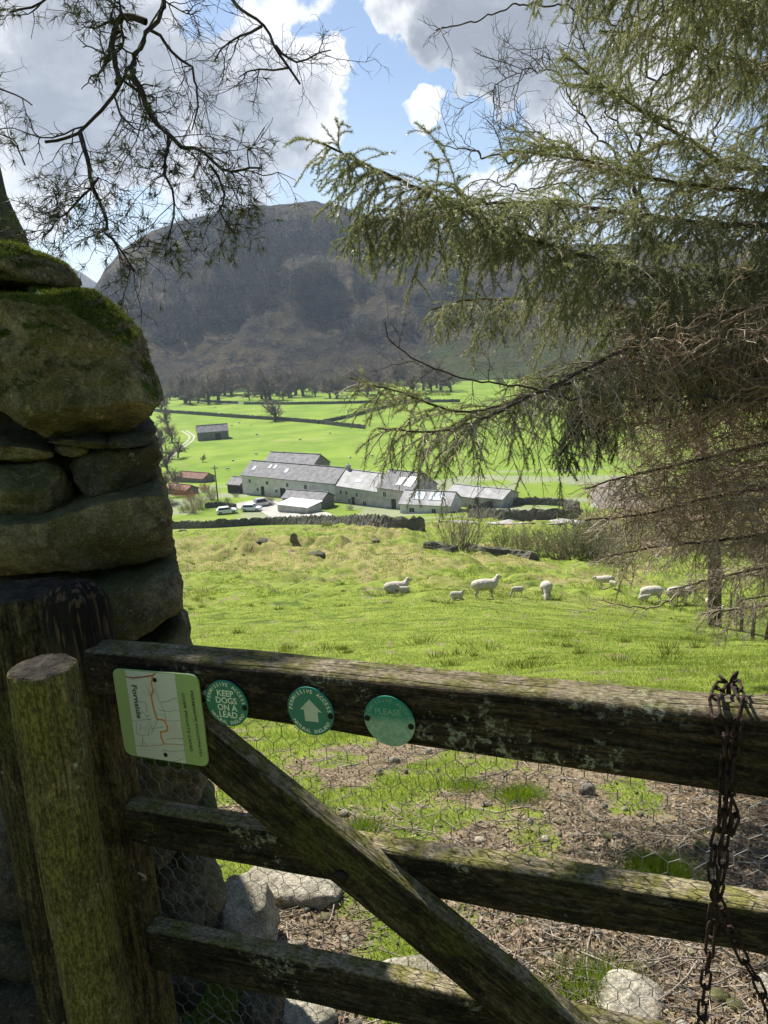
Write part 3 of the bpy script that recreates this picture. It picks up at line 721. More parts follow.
def stone_px(name, outline_px, y_mid, half_t, mat, parent, seed, sub=5, p=4.5, rough=1.0, planes=10, label=None, yaw=0.0, face=0.98):
    pts = np.array([at_y(a, b, y_mid - half_t * face) for a, b in outline_px])
    c = np.array([pts[:, 0].mean(), y_mid, (pts[:, 2].min() + pts[:, 2].max()) / 2])
    D, Fi = ico(sub)
    O = np.stack([pts[:, 0] - c[0], pts[:, 2] - c[2]], 1)
    V = stone_shape(D, O, half_t, p + 3, seed, rough * 1.35, planes)
    V[:, 0] += (V[:, 1] + half_t) * SHEAR   # the wall runs back at an angle
    o = mesh_np(name, V, Fi, mat, parent, Matrix.Translation(Vector(c)) @ Matrix.Rotation(yaw, 4, 'Z'), smooth=True)
    if label: o['label'] = label
    return o
wall = empty('dry_stone_wall', (float(at(60, 600, 1.8)[0]), 1.75, 0), 'tall mossy dry stone wall end of huge rough blocks beside the gate hinge', 'stone wall')
YW = 1.78; SHEAR = -0.31
boul = stone_px('boulder', [(-110, 300), (-40, 290), (0, 283), (45, 281), (92, 291), (123, 311), (141, 333), (147, 355), (161, 376), (168, 405), (164, 428), (152, 440), (110, 443), (50, 448), (20, 430), (-20, 412), (-110, 400)], YW, 0.30, M['boulder'], wall, 1, 6, 5, 1.25, planes=16)
cope = stone_px('cope_stone', [(-110, 240), (0, 238), (28, 246), (58, 256), (73, 268), (63, 284), (0, 282), (-110, 285)], YW + 0.05, 0.24, M['boulder'], wall, 2, 5, 4)
stone_px('stone', [(40, 446), (80, 440), (158, 436), (161, 441), (152, 449), (60, 453)], YW, 0.28, M['darkstone'], wall, 3, 5, 5)
stone_px('stone', [(82, 452), (120, 447), (158, 448), (167, 463), (162, 488), (130, 498), (70, 503), (62, 475)], YW, 0.25, M['darkstone'], wall, 4, 5, 4)
stone_px('stone', [(-90, 449), (5, 447), (54, 453), (52, 463), (0, 470), (-90, 472)], YW - 0.02, 0.22, M['stone'], wall, 5, 5, 4)
stone_px('stone', [(-110, 472), (0, 470), (45, 466), (62, 473), (74, 492), (70, 512), (40, 521), (-110, 525)], YW, 0.26, M['stone'], wall, 6, 5, 4)
stone_px('stone', [(-110, 524), (40, 522), (75, 510), (95, 503), (140, 497), (166, 498), (177, 520), (175, 568), (150, 577), (100, 588), (0, 585), (-110, 584)], YW - 0.03, 0.28, M['stone'], wall, 7, 6, 6, 0.8)
stone_px('stone', [(40, 592), (100, 590), (160, 574), (181, 571), (185, 610), (184, 634), (130, 652), (40, 655)], YW - 0.02, 0.27, M['stone'], wall, 8, 5, 6)
stone_px('stone', [(-110, 588), (20, 590), (60, 595), (66, 650), (60, 700), (-110, 700)], YW, 0.27, M['stone'], wall, 9, 5, 6)
stone_px('stone', [(60, 655), (140, 650), (188, 626), (197, 650), (200, 700), (196, 745), (60, 745)], YW, 0.27, M['stone'], wall, 10, 5, 6)
stone_px('stone', [(90, 748), (205, 742), (218, 770), (214, 800), (200, 815), (90, 820)], YW + 0.02, 0.24, M['boulder'], wall, 11, 5, 5)
stone_px('stone', [(100, 822), (180, 822), (205, 840), (190, 868), (150, 878), (100, 880)], YW - 0.02, 0.20, M['darkstone'], wall, 12, 5, 4)
stone_px('stone', [(90, 880), (160, 872), (205, 878), (210, 900), (200, 960), (90, 965)], YW + 0.08, 0.18, M['darkstone'], wall, 13, 5, 4)
stone_px('stone', [(-110, 700), (30, 702), (62, 715), (66, 790), (40, 812), (-110, 815)], YW - 0.05, 0.24, M['stone'], wall, 14, 5, 5)
stone_px('stone', [(-110, 818), (30, 812), (70, 830), (80, 900), (50, 935), (-110, 930)], YW - 0.1, 0.24, M['darkstone'], wall, 15, 5, 4)
stone_px('stone', [(-110, 936), (20, 938), (70, 945), (70, 985), (-110, 1000)], YW - 0.15, 0.22, M['darkstone'], wall, 16, 5, 4)
stone_px('stone', [(-110, 1005), (0, 1000), (60, 1000), (90, 1040), (80, 1090), (-110, 1090)], YW - 0.2, 0.22, M['darkstone'], wall, 17, 5, 4)
stone_px('stone', [(60, 965), (190, 965), (220, 990), (215, 1060), (60, 1080)], YW - 0.0, 0.20, M['darkstone'], wall, 18, 5, 4)
# core and the rest of the wall running away to the left
g_ = np.random.default_rng(3)
mbc = []
D4, F4 = ico(3); n4 = 0; VV = []; FF = []
for k in range(260):
    xx_ = g_.uniform(-4.5, -0.9); zz_ = g_.uniform(0.0, 1.62); dpt = g_.uniform(0, 0.45)
    if xx_ > -1.15: xx_ = -1.15
    s_ = np.array([g_.uniform(.16, .30), g_.uniform(.14, .22), g_.uniform(.09, .16)])
    v = stone_shape(D4, [(math.cos(a) * s_[0], math.sin(a) * s_[2]) for a in np.linspace(0, 2*np.pi, 9)[:-1] + .4], s_[1], 4.5, 100 + k, 1.2, 5)
    v = v + np.array([xx_, YW + 0.12 + dpt * 0.7 + 0.08 * abs(xx_ + 0.9), zz_]); VV.append(v); FF.append(F4 + n4); n4 += len(v)
o = mesh_np('core_stones', np.concatenate(VV), np.concatenate(FF), M['darkstone'], wall, smooth=True)

for k, (px, py, rx, rz_) in enumerate([(72, 452, 22, 7), (62, 466, 14, 8), (76, 512, 16, 6), (30, 586, 24, 6), (120, 590, 16, 5), (58, 640, 14, 14), (186, 640, 8, 8), (70, 710, 12, 16), (206, 815, 12, 10), (190, 868, 18, 8), (60, 812, 16, 9), (36, 940, 24, 9), (8, 470, 20, 5), (150, 600, 6, 8), (20, 528, 20, 5)]):
    stone_px('packing_stone', [(px + rx*math.cos(a)*(1 + .2*math.sin(5*a + k)), py + rz_*math.sin(a)) for a in np.linspace(0, 2*np.pi, 9)[:-1]], YW - .10 + .05*(k % 3), .09, M['darkstone'] if k % 2 else M['stone'], wall, 60 + k, 4, 4)
# moss tufts on the tops
def surf_tufts(objs, n, length, width, mat, name, parent, nzmin=0.35, cond=None, seed=1):
    g = np.random.default_rng(seed); me = objs.data
    co = np.zeros(len(me.vertices) * 3); me.vertices.foreach_get('co', co); co = co.reshape(-1, 3)
    mw = np.array(full(objs)); co = co @ mw[:3, :3].T + mw[:3, 3]
    tri = np.zeros(len(me.polygons) * 3, dtype=np.int64); me.polygons.foreach_get('vertices', tri); tri = tri.reshape(-1, 3)
    a, b, c = co[tri[:, 0]], co[tri[:, 1]], co[tri[:, 2]]; nrm = np.cross(b - a, c - a); ar = np.linalg.norm(nrm, axis=1); nrm = nrm / (ar[:, None] + 1e-12)
    ctr = (a + b + c) / 3; w = ar * (nrm[:, 2] > nzmin) * sstep(-0.35, 0.15, fbm(ctr[:, 0]*7, ctr[:, 1]*7, ctr[:, 2]*7, 3, seed) + (nrm[:, 2] - 0.5))
    if cond is not None: w = w * cond(ctr, nrm)
    w = w / w.sum(); idx = g.choice(len(tri), n, p=w)
    u, v = g.uniform(size=n), g.uniform(size=n); fl = u + v > 1; u[fl] = 1 - u[fl]; v[fl] = 1 - v[fl]
    P = a[idx] + (b[idx] - a[idx]) * u[:, None] + (c[idx] - a[idx]) * v[:, None]
    d = norm(nrm[idx] + 0.9 * randdir(n)); L_ = length * g.uniform(0.4, 1.2, n)
    side = norm(np.cross(d, randdir(n))) * width
    bl = Blades(); bl.add(P - nrm[idx] * 0.001, P + d * L_[:, None], side); return bl.build(name, mat, parent)
M['moss'] = leafmat('moss', [(0.035, 0.05, 0.008), (0.09, 0.12, 0.018), (0.14, 0.16, 0.03)], 0.35, 0.8, (1.2, 1.2, 0.6), 12)
surf_tufts(boul, 60000, 0.008, 0.0010, M['moss'], 'moss', boul, 0.3, seed=4)
surf_tufts(cope, 26000, 0.008, 0.0010, M['moss'], 'moss', cope, 0.3, seed=5)

# ---------------------------------------------------------------- chain
mb = MB(); lr, lw, ll = 0.0018, 0.0054, 0.0085
path = [(lw*math.cos(a), lw*math.sin(a) + (ll if math.sin(a) > 0 else -ll) ) for a in np.linspace(0, 2*np.pi, 20, endpoint=False)]
path = [(lw*math.cos(a), ll*np.sign(math.sin(a)) * (1 if abs(math.sin(a)) > 1e-6 else 0) + lw*math.sin(a)) for a in np.linspace(0.01, 2*np.pi + 0.01, 24, endpoint=False)]
P3 = np.array([(x_, 0, z_) for x_, z_ in path]); k_ = len(P3); Vl = []
for i in range(k_):
    tg = norm(P3[(i+1) % k_] - P3[i-1]); nn_ = np.array([0, 1.0, 0]); bb = np.cross(tg, nn_)
    for j in range(8):
        a = 2*np.pi*j/8; Vl.append(P3[i] + lr * (math.cos(a) * nn_ + math.sin(a) * bb))
Fl = [[i*8+j, i*8+(j+1) % 8, ((i+1) % k_)*8+(j+1) % 8, ((i+1) % k_)*8+j] for i in range(k_) for j in range(8)]
M['rust'] = simple('rusty_iron', (0.036, 0.021, 0.015), 0.75, 0.65, 55, 0.5, 0.35, bscale=300)
cps = gpt(724, 700, -0.04)
chain = empty('gate_chain', cps, 'rusty iron chain looped over the top rail and hanging down', 'chain')
link0 = None
def strand(pts_local, phase=0):
    global link0
    P = smoothline(pts_local, 10); W_ = np.array([gw(p) for p in P]); seg = np.linalg.norm(np.diff(W_, axis=0), axis=1); s = np.concatenate([[0], np.cumsum(seg)])
    pitch = 2 * (ll + lw) - 2 * lr - 0.0003; n = int(s[-1] / pitch)
    for k in range(n + 1):
        c = np.array([np.interp(k * pitch, s, W_[:, q]) for q in range(3)]); c2 = np.array([np.interp(min(s[-1], k * pitch + 0.004), s, W_[:, q]) for q in range(3)]); c1 = np.array([np.interp(max(0, k * pitch - 0.004), s, W_[:, q]) for q in range(3)])
        dz = norm(c2 - c1); ref = norm(np.array(gaway) + 0.25 * rng.normal(size=3)); 
        ang = (0.6 if (k + phase) % 2 else 0.6 + math.pi / 2) + 0.15 * rng.normal()
        xx1 = norm(np.cross(dz, ref)); yy1 = np.cross(dz, xx1); X1 = math.cos(ang) * xx1 + math.sin(ang) * yy1
        mm = frame(c, X1, dz)
        if link0 is None: link0 = mesh_np('link', np.array(Vl), Fl, M['rust'], chain, mm, smooth=True)
        else:
            o = link0.copy(); COL.objects.link(o); o.parent = chain; o.matrix_basis = full(chain).inverted() @ mm
fy = -T1/2 - 0.009
def L2(px, py, y=fy): return gl(px, py, y)
topz = gl(725, 706, -T1/2)[2] + 0.005
xA, xB = gl(715, 706, -T1/2)[0], gl(742, 706, -T1/2)[0]
strand([L2(722, 820), L2(723, 780), L2(724, 740), np.array([gl(716, 712, fy)[0], fy, gl(716, 712, fy)[2]]), np.array([xA, -T1/2 + .006, topz]), np.array([xA + .006, 0.01, topz]), np.array([xA + .012, T1/2 + 0.006, topz - 0.01]), np.array([xA + .015, T1/2 + 0.009, topz - 0.07]), np.array([xA + 0.015, T1/2 + .009, topz - 0.13])])
strand([L2(727, 822), L2(731, 780), L2(735, 745), L2(739, 718), np.array([xB, -T1/2 + .006, topz]), np.array([xB - .004, 0.01, topz]), np.array([xB - .008, T1/2 + 0.006, topz - 0.01]), np.array([xB - .012, T1/2 + 0.009, topz - 0.13])], 1)
strand([L2(722, 822), L2(714, 850), L2(713, 875), L2(716, 895)]); strand([L2(728, 822), L2(724, 850), L2(722, 875), L2(716, 895)], 1)
strand([L2(731, 806), L2(735, 818), L2(729, 832), L2(724, 838)])
strand([L2(716, 897), L2(712, 925), L2(708, 965), L2(703, 1000), L2(700, 1045)])
strand([L2(719, 902, -.022), L2(729, 925, -.022), L2(742, 955, -.022), L2(756, 980, -.022), L2(768, 1008, -.022), L2(776, 1040, -.022)], 1)

# ---------------------------------------------------------------- signs
def flat(name, tris_V, Fc, mat, parent): return mesh_np(name, tris_V, Fc, mat, parent, GM)
def plate(outline, y_front, th, bev=0.0006):
    """outline [(x,z)] ccw in the gate frame -> closed slab"""
    O = np.asarray(outline); n = len(O); c = O.mean(0); I = c + (O - c) * (1 - bev * 2 / np.linalg.norm(O - c, axis=1).mean())
    V = [(p[0], y_front, p[1]) for p in I] + [(p[0], y_front + bev, p[1]) for p in O] + [(p[0], y_front + th, p[1]) for p in O]
    Fc = [list(range(n))]
    for k in range(2):
        for i in range(n): Fc.append([k*n + i, (k+1)*n + i, (k+1)*n + (i+1) % n, k*n + (i+1) % n])
    Fc.append([2*n + i for i in range(n)][::-1]); return np.array(V), Fc
def enamel(name, col, rough=0.4, dirt=0.35):
    mt, t = newmat(name); P = t.n('ShaderNodeNewGeometry').outputs['Position']
    n_ = t.noise(P, 45, 6, 0.7); n2 = t.noise(P, 240, 4, 0.7)
    c = t.mix(t.math('MULTIPLY', t.ramp(n_, 0.5, 0.75), dirt), col, tuple(x * 0.45 + 0.02 for x in col))
    c = t.mix(t.math('MULTIPLY', t.ramp(n2, 0.62, 0.74), dirt), c, (0.08, 0.075, 0.05))
    t.set(t.bs.inputs['Base Color'], c); t.bs.inputs['Roughness'].default_value = rough; t.bs.inputs['Specular IOR Level'].default_value = 0.5; return mt
M['signgreen'] = enamel('disc_green', (0.008, 0.155, 0.115)); M['letter'] = enamel('faded_letter', (0.66, 0.74, 0.62), 0.4, 0.2); M['ltgreen'] = enamel('sign_pale_green', (0.28, 0.39, 0.155))
M['mapwhite'] = enamel('map_white', (0.55, 0.57, 0.54)); M['maporange'] = enamel('map_orange', (0.65, 0.22, 0.03)); M['mapred'] = enamel('map_red', (0.32, 0.07, 0.03)); M['mapline'] = enamel('map_line', (0.10, 0.11, 0.12)); M['mapbrown'] = enamel('map_brown', (0.50, 0.30, 0.20)); M['textdark'] = enamel('sign_dark_text', (0.05, 0.08, 0.06))
M['arrow'] = enamel('arrow_white', (0.45, 0.50, 0.42)); M['fadedtop'] = enamel('faded_disc_green', (0.035, 0.21, 0.15)); M['fadedlow'] = enamel('faded_disc_pale', (0.22, 0.38, 0.28), 0.55, 0.6)
yF = -T1/2 - 0.007
def place_glyph(V2, s, x, z, ang):
    ca, sa = math.cos(ang), math.sin(ang); return np.stack([x + s * (V2[:, 0]*ca - V2[:, 1]*sa), np.full(len(V2), 0.0), z + s * (V2[:, 0]*sa + V2[:, 1]*ca)], 1)
def arc_text(mb, txt, cx, cz, r, size, mid, span, y, inner=False):
    n = len(txt)
    for i, ch in enumerate(txt):
        if ch == ' ': continue
        V2, Fc = text2d(ch, 0.015)
        w = V2[:, 0].min() + (V2[:, 0].max() - V2[:, 0].min()) / 2
        f = (i - (n - 1) / 2) / (n - 1) * span
        a = mid - f if not inner else mid + f
        ang = a - math.pi/2 if not inner else a + math.pi/2
        rr_ = r if not inner else r + size * 0.7
        VV_ = place_glyph(V2 - np.array([w, 0]), size, cx + rr_*math.cos(a), cz + rr_*math.sin(a), ang); VV_[:, 1] = y; mb.add(VV_, Fc)
def worn_mat(cz):
    mt, t = newmat('worn_disc'); oc = t.n('ShaderNodeTexCoord').outputs['Object']; z = t.n('ShaderNodeSeparateXYZ', i0=oc).outputs[2]
    f = t.ramp(t.math('ADD', z, t.math('MULTIPLY', t.math('SUBTRACT', t.noise(oc, 90, 5, .7), .5), .02)), cz + .012, cz - .006)
    c = t.mix(f, (0.02, 0.20, 0.14), t.mix(t.ramp(t.noise(oc, 130, 5, .7), .35, .65), (0.17, 0.30, 0.22), (0.30, 0.44, 0.34)))
    t.set(t.bs.inputs['Base Color'], c); t.bs.inputs['Roughness'].default_value = .5; return mt
def disc_sign(pc, label, kind):
    c = gl(*pc, yF); cx, cz = c[0], c[2]; rad = 0.0368
    wc = gw((cx, yF, cz)); root = empty('waymark_disc', wc, label, 'sign', 'round green waymark discs on the top rail')
    circ = [(cx + rad*math.cos(a), cz + rad*math.sin(a)) for a in np.linspace(0, 2*np.pi, 64, endpoint=False)]
    V, Fc = plate(circ, yF, 0.0022); mesh_np('disc_plate', V, Fc, M['signgreen'] if kind != 2 else worn_mat(cz), root, GM)
    mb = MB()
    arc_text(mb, 'PERMISSIVE ACCESS', cx, cz, rad*0.765, rad*0.215, math.pi/2, R(168), yF - 0.0003)
    if kind < 2: arc_text(mb, 'NATURAL ENGLAND', cx, cz, rad*0.765, rad*0.205, -math.pi/2, R(116), yF - 0.0003, True)
    if kind == 0:
        for i, s in enumerate(('KEEP', 'DOGS', 'ON A', 'LEAD')):
            V2, F2 = text2d(s, 0.02); w = (V2[:, 0].min() + V2[:, 0].max())/2; VV_ = place_glyph(V2 - np.array([w, 0]), rad*0.37, cx + 0.0008, cz + rad*(0.32 - 0.31*i), 0); VV_[:, 1] = yF - 0.0003; mb.add(VV_, F2)
    if kind == 2:
        V2, F2 = text2d('PLEASE', 0.02); w = (V2[:, 0].min() + V2[:, 0].max())/2; VV_ = place_glyph(V2 - np.array([w, 0]), rad*0.34, cx, cz + rad*0.27, 0); VV_[:, 1] = yF - 0.0003; mb.add(VV_, F2)
    mb.build('lettering', M['letter'] if kind < 2 else enamel('worn_letter', (0.16, 0.33, 0.25), 0.6, 0.6), root, GM)
    if kind == 1:
        S = rad*0.98; A_ = [(-.27, -.42), (.33, -.42), (.33, .02), (.52, .0), (.03, .52), (-.45, .06), (-.27, .06)]
        mbb = MB(); mbb.add([(cx + a*S, yF - 0.0004, cz + b*S) for a, b in A_], [[0, 1, 2, 3, 4, 5, 6]]); mbb.build('arrow', M['arrow'], root, GM)
    for sx_i in (-1, 1):
        if kind == 0 and sx_i < 0: continue
        if kind == 1 and sx_i < 0: continue
        q = (cx + sx_i*rad*.86, cz - rad*0.08*sx_i - 0.001); mbb = MB(); mbb.tube([(q[0], yF + .001, q[1]), (q[0], yF - .0012, q[1]), (q[0], yF - .0024, q[1])], [.0042, .0042, .0028], 12)
        mbb.build('screw', M['iron'], root, GM, smooth=True)
disc_sign((226.3, 703.5), 'green round waymark reading keep dogs on a lead', 0)
disc_sign((310.2, 711.5), 'green round waymark with a white arrow pointing up', 1)
disc_sign((389, 721.5), 'worn green round waymark with faded lower half reading please', 2)

yM = -T1/2 - 0.012
def Z4(zx, zy): return 100 + zx/6.4, 660 + zy/6.4     # notes taken from a six-fold enlargement of the notice
def sg_(zx, zy, y=yM): return gl(*Z4(zx, zy), y)
cm = sg_(390, 370); notice = empty('footpath_map_notice', gw(cm), 'rounded pale green notice with a footpath map of Fornside screwed to the gate', 'sign')
corners = [(75, 55), (622, 98), (697, 688), (160, 606)]
def rounded(cs, rs):
    out = []; n = len(cs); C_ = [np.array(c, float) for c in cs]
    for i in range(n):
        p, a, b = C_[i], norm(C_[i-1] - C_[i]), norm(C_[(i+1) % n] - C_[i]); s = p + a*rs[i]; e_ = p + b*rs[i]
        for u in np.linspace(0, 1, 10): out.append((1-u)**2*s + 2*u*(1-u)*p + u*u*e_)
    return out
pl = [sg_(*q) for q in rounded(corners, [48, 60, 60, 60])][::-1]
V, Fc = plate([(q[0], q[2]) for q in pl], yM, 0.0032); mesh_np('notice_plate', V, Fc, M['ltgreen'], notice, GM)
mp = [sg_(*q, yM) for q in [(160, 66), (478, 92), (552, 662), (238, 612)]][::-1]
mbb = MB(); mbb.add([(q[0], yM - .0003, q[2]) for q in mp], [[0, 1, 2, 3]]); mapp = mbb.build('map_panel', M['mapwhite'], notice, GM)
def ribbon(lines, w, y, mat, name, parent):
    mbb = MB()
    for ln in lines:
        P = [sg_(*q, y) for q in ln]
        for a, b in zip(P[:-1], P[1:]):
            d = b - a; l_ = math.hypot(d[0], d[2]) + 1e-9; nx_, nz_ = -d[2]/l_*w/2, d[0]/l_*w/2; ex, ez = d[0]/l_*w*.4, d[2]/l_*w*.4
            mbb.add([(a[0]-nx_-ex, y, a[2]-nz_-ez), (b[0]-nx_+ex, y, b[2]-nz_+ez), (b[0]+nx_+ex, y, b[2]+nz_+ez), (a[0]+nx_-ex, y, a[2]+nz_-ez)], [[0, 1, 2, 3]])
    mbb.build(name, mat, parent, GM)
ribbon([[(165, 108), (215, 115), (280, 108), (335, 100), (352, 88)]], .0022, yM - .00062, M['mapred'], 'red_road', mapp)
ribbon([[(232, 548), (300, 552), (360, 548), (420, 538), (480, 540), (535, 545)], [(270, 510), (272, 550)]], .0011, yM - .00060, M['mapbrown'], 'brown_track', mapp)
ribbon([[(335, 105), (328, 150), (340, 200), (326, 230), (338, 290), (350, 340), (362, 378), (412, 386), (430, 430), (428, 455), (388, 462), (392, 500), (410, 535)]], .0026, yM - .00075, M['maporange'], 'orange_route', mapp)
L_ = [[(285, 150), (310, 190), (325, 240)], [(350, 175), (375, 250), (412, 330), (425, 385)], [(388, 270), (440, 262), (488, 240)], [(375, 318), (430, 330), (492, 322)], [(425, 388), (480, 392), (515, 385)], [(200, 120), (215, 125)], [(205, 385), (235, 392), (280, 382), (330, 380)],
      [(232, 400), (232, 470), (250, 480), (310, 482), (315, 440)], [(270, 330), (300, 360), (320, 350)], [(330, 470), (350, 420), (370, 385)], [(365, 330), (360, 350)], [(270, 480), (275, 520), (300, 545)], [(240, 265), (290, 270), (300, 330)], [(330, 440), (400, 430)], [(420, 510), (470, 500), (535, 505)], [(310, 395), (330, 420), (322, 440)], [(255, 405), (262, 440), (250, 440)], [(290, 350), (320, 385)], [(470, 650), (540, 630)], [(400, 575), (450, 585), (540, 580)]]
for ln_ in L_: ribbon([ln_], .0006, yM - .00050, M['mapline'], 'boundary_line', mapp)
g2 = np.random.default_rng(9); cl_ = []
for k in range(16):
    y0_ = 400 + k*14; cl_.append([(430 + 3*k*0.5, y0_ + 10*math.sin(k)), (470, y0_ + 8), (530, y0_ + 4 + 6*math.cos(k))] if k < 9 else [(240 + 3*(k-8), y0_ + 4), (330, y0_ + 12), (420, y0_ + 6), (545, y0_ + 16)])
ribbon(cl_, .0003, yM - .00045, M['mapbrown'], 'contour_line', mapp)
def sign_text(txt, p0, p1, hgt, mat, parent, bold=0.006):
    V2, F2 = text2d(txt, bold); x0_, x1_ = V2[:, 0].min(), V2[:, 0].max(); a, b = sg_(*p0), sg_(*p1); d = (b - a); L__ = math.hypot(d[0], d[2]); ux, uz = d[0]/L__, d[2]/L__; s = L__/(x1_ - x0_)
    vx, vz = -uz, ux; q = (V2[:, 0] - x0_)*s; w = V2[:, 1]/0.72*hgt
    VV_ = np.stack([a[0] + ux*q + vx*w, np.full(len(q), yM - .0009), a[2] + uz*q + vz*w], 1); mbb = MB(); mbb.add(VV_, F2); return mbb.build('lettering', mat, parent, GM)
sign_text('Fornside', (204, 158), (240, 372), .0100, M['textdark'], mapp, 0.022)
sign_text('PERMISSIVE FOOTPATH', (578, 196), (640, 612), .0050, M['textdark'], notice, 0.015); sign_text('OVER PRIVATE LAND', (524, 212), (580, 582), .0050, M['textdark'], notice, 0.015)
for q in ((352, 127), (422, 606)):
    c = sg_(*q); mbb = MB(); mbb.tube([(c[0], yM + .001, c[2]), (c[0], yM - .0014, c[2]), (c[0], yM - .0024, c[2])], [.0036, .0036, .0024], 12); mbb.build('screw', M['iron'], notice, GM, smooth=True)
# ---------------------------------------------------------------- trees
def px_line(pts, k=6):
    """(px, py, distance) list -> smooth 3D line"""
    return smoothline([at(*p) for p in pts], k)
def resample(P, step):
    P = np.asarray(P); seg = np.linalg.norm(np.diff(P, axis=0), axis=1); s = np.concatenate([[0], np.cumsum(seg)]); n = max(2, int(s[-1] / step) + 1)
    q = np.linspace(0, s[-1], n); return np.stack([np.interp(q, s, P[:, i]) for i in range(3)], 1), s[-1]
def wander(p, d, L, n, droop, jit, g):
    """polyline from p along d, bending down (droop) and at random"""
    out = [np.array(p)]; d = norm(np.array(d)); st = L / n
    for k in range(n):
        d = norm(d + np.array([0, 0, -droop]) / n + g.normal(size=3) * jit); out.append(out[-1] + d * st)
    return np.array(out)
def add_needles(bl, P, spacing, ln, wd, g, ang=0.8, start=0.0, per=3):
    R_, L = resample(P, spacing); m_ = len(R_)
    T = norm(np.gradient(R_, axis=0)); R_ = np.repeat(R_[int(start*m_):], per, axis=0); T = np.repeat(T[int(start*m_):], per, axis=0); n = len(R_)
    if n == 0: return
    v = g.normal(size=(n, 3)); v -= T * (v * T).sum(1)[:, None]; v = norm(v)
    d = norm(v * math.sin(ang) + T * math.cos(ang) + 0.12 * g.normal(size=(n, 3)))
    l = ln * g.uniform(0.65, 1.1, n)[:, None]; side = norm(np.cross(d, g.normal(size=(n, 3)))) * wd
    bl.add(R_, R_ + d * l, side)

# ---- the spruce on the right
def bough(line, r0, r1, seed, parent, sec=0.55, gap=0.045, droop=1.1, green=0.8, dense=1.0, dark=False, from_=0.0, twigmat=None, up=0.0, ter_len=1.0):
    g = np.random.default_rng(seed); P, L = resample(line, 0.04); n = len(P)
    wood_ = Twigs(); rad = np.linspace(r0, r1, n); wood_.add(P + 0.006*g.normal(size=P.shape)*np.linspace(0, 1, n)[:, None]*0.5, rad, 8)
    tw = Twigs(); bl = Blades(); T = norm(np.gradient(P, axis=0)); upv = np.array([0, 0, 1.0])
    s = from_ * L; k = 0
    while s < L:
        i = min(n - 1, int(s / L * (n - 1))); f = s / L
        sg = 1 if k % 2 else -1; k += 1
        side = norm(np.cross(T[i], upv)) * sg
        l = sec * (0.35 + 0.75 * math.sin(math.pi * min(1, (1 - f) * 0.9 + 0.12))) * g.uniform(0.5, 1.25)
        l = min(l, sec * 0.25 + (L - s) * 0.9)
        d = norm(side * g.uniform(0.35, 1.0) + T[i] * g.uniform(0.35, 0.9) + upv * g.uniform(-0.6, 0.25 + up))
        Q = wander(P[i], d, l, 9, droop * g.uniform(0.5, 1.5), 0.10, g)
        tw.add(Q, np.linspace(0.0032, 0.0011, len(Q)) * (0.7 + 0.6*sec), 3)
        isg = g.random() < green
        if isg: add_needles(bl, Q, 0.0036 / dense, 0.019, 0.0013, g, start=0.3 if f < 0.8 else 0.0)
        TQ = norm(np.gradient(Q, axis=0)); m_ = int(l / 0.034); 
        for j in range(m_):
            fj = (j + 0.7) / (m_ + 0.5); q = Q[int(fj * (len(Q) - 1))] + 0; tq = TQ[int(fj * (len(Q) - 1))]
            sd_ = norm(np.cross(tq, norm(g.normal(size=3) * 0.5 + upv)))* (1 if j % 2 else -1)
            l3 = 0.16 * ter_len * (1.15 - 0.75 * fj) * g.uniform(0.35, 1.3)
            dd = norm(sd_ * 0.9 + tq * 0.8 + g.normal(size=3) * 0.25)
            Q3 = wander(q, dd, l3, 4, droop * 0.6, 0.13, g)
            tw.add(Q3, np.linspace(0.0015, 0.0007, 5), 3)
            if isg and g.random() < 0.9:
                add_needles(bl, Q3, 0.0040 / dense, 0.018, 0.0013, g)
            elif g.random() < 0.6:
                for _ in range(2):
                    Q4 = wander(Q3[g.integers(1, 4)], norm(dd + g.normal(size=3) * 0.8), l3 * g.uniform(.4, .9), 3, droop * .3, 0.2, g); tw.add(Q4, [0.0010, 0.0008, 0.0006, 0.0005], 3)
        s += gap * 0.62 * g.uniform(0.7, 1.4)
    add_needles(bl, P[int(n*0.82):], 0.003, 0.017, 0.001, g) if green > 0.3 else None
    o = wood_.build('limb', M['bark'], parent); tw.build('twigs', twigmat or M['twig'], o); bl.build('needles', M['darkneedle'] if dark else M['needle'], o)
    return o
tp = at(985, 520, 5.2); spb = (float(tp[0]), float(tp[1]), float(gz0(tp[0], tp[1])))
spruce = empty('spruce_tree', spb, 'big green spruce with drooping needled boughs filling the right side', 'tree')
tk = smoothline([(spb[0], spb[1], spb[2] - .3), (spb[0] + .03, spb[1], spb[2] + 2), (spb[0], spb[1] + .05, spb[2] + 5), (spb[0] + .05, spb[1], spb[2] + 9), (spb[0], spb[1], spb[2] + 13)], 10)
tw_ = MB(); V_, F_ = tube_mesh(tk, np.linspace(.24, .03, len(tk)), 20); tw_.add(V_, F_); tw_.build('trunk', M['bark'], spruce, smooth=True)
TX, TY = spb[0], spb[1]
def anchored(pts, k=6):
    """limb from the trunk: the first point is moved onto the trunk axis at the same height"""
    P = [at(*p) for p in pts]; a = P[0]; P = [np.array([TX, TY, a[2] + 0.15])] + P[1:]
    return smoothline(P, k)
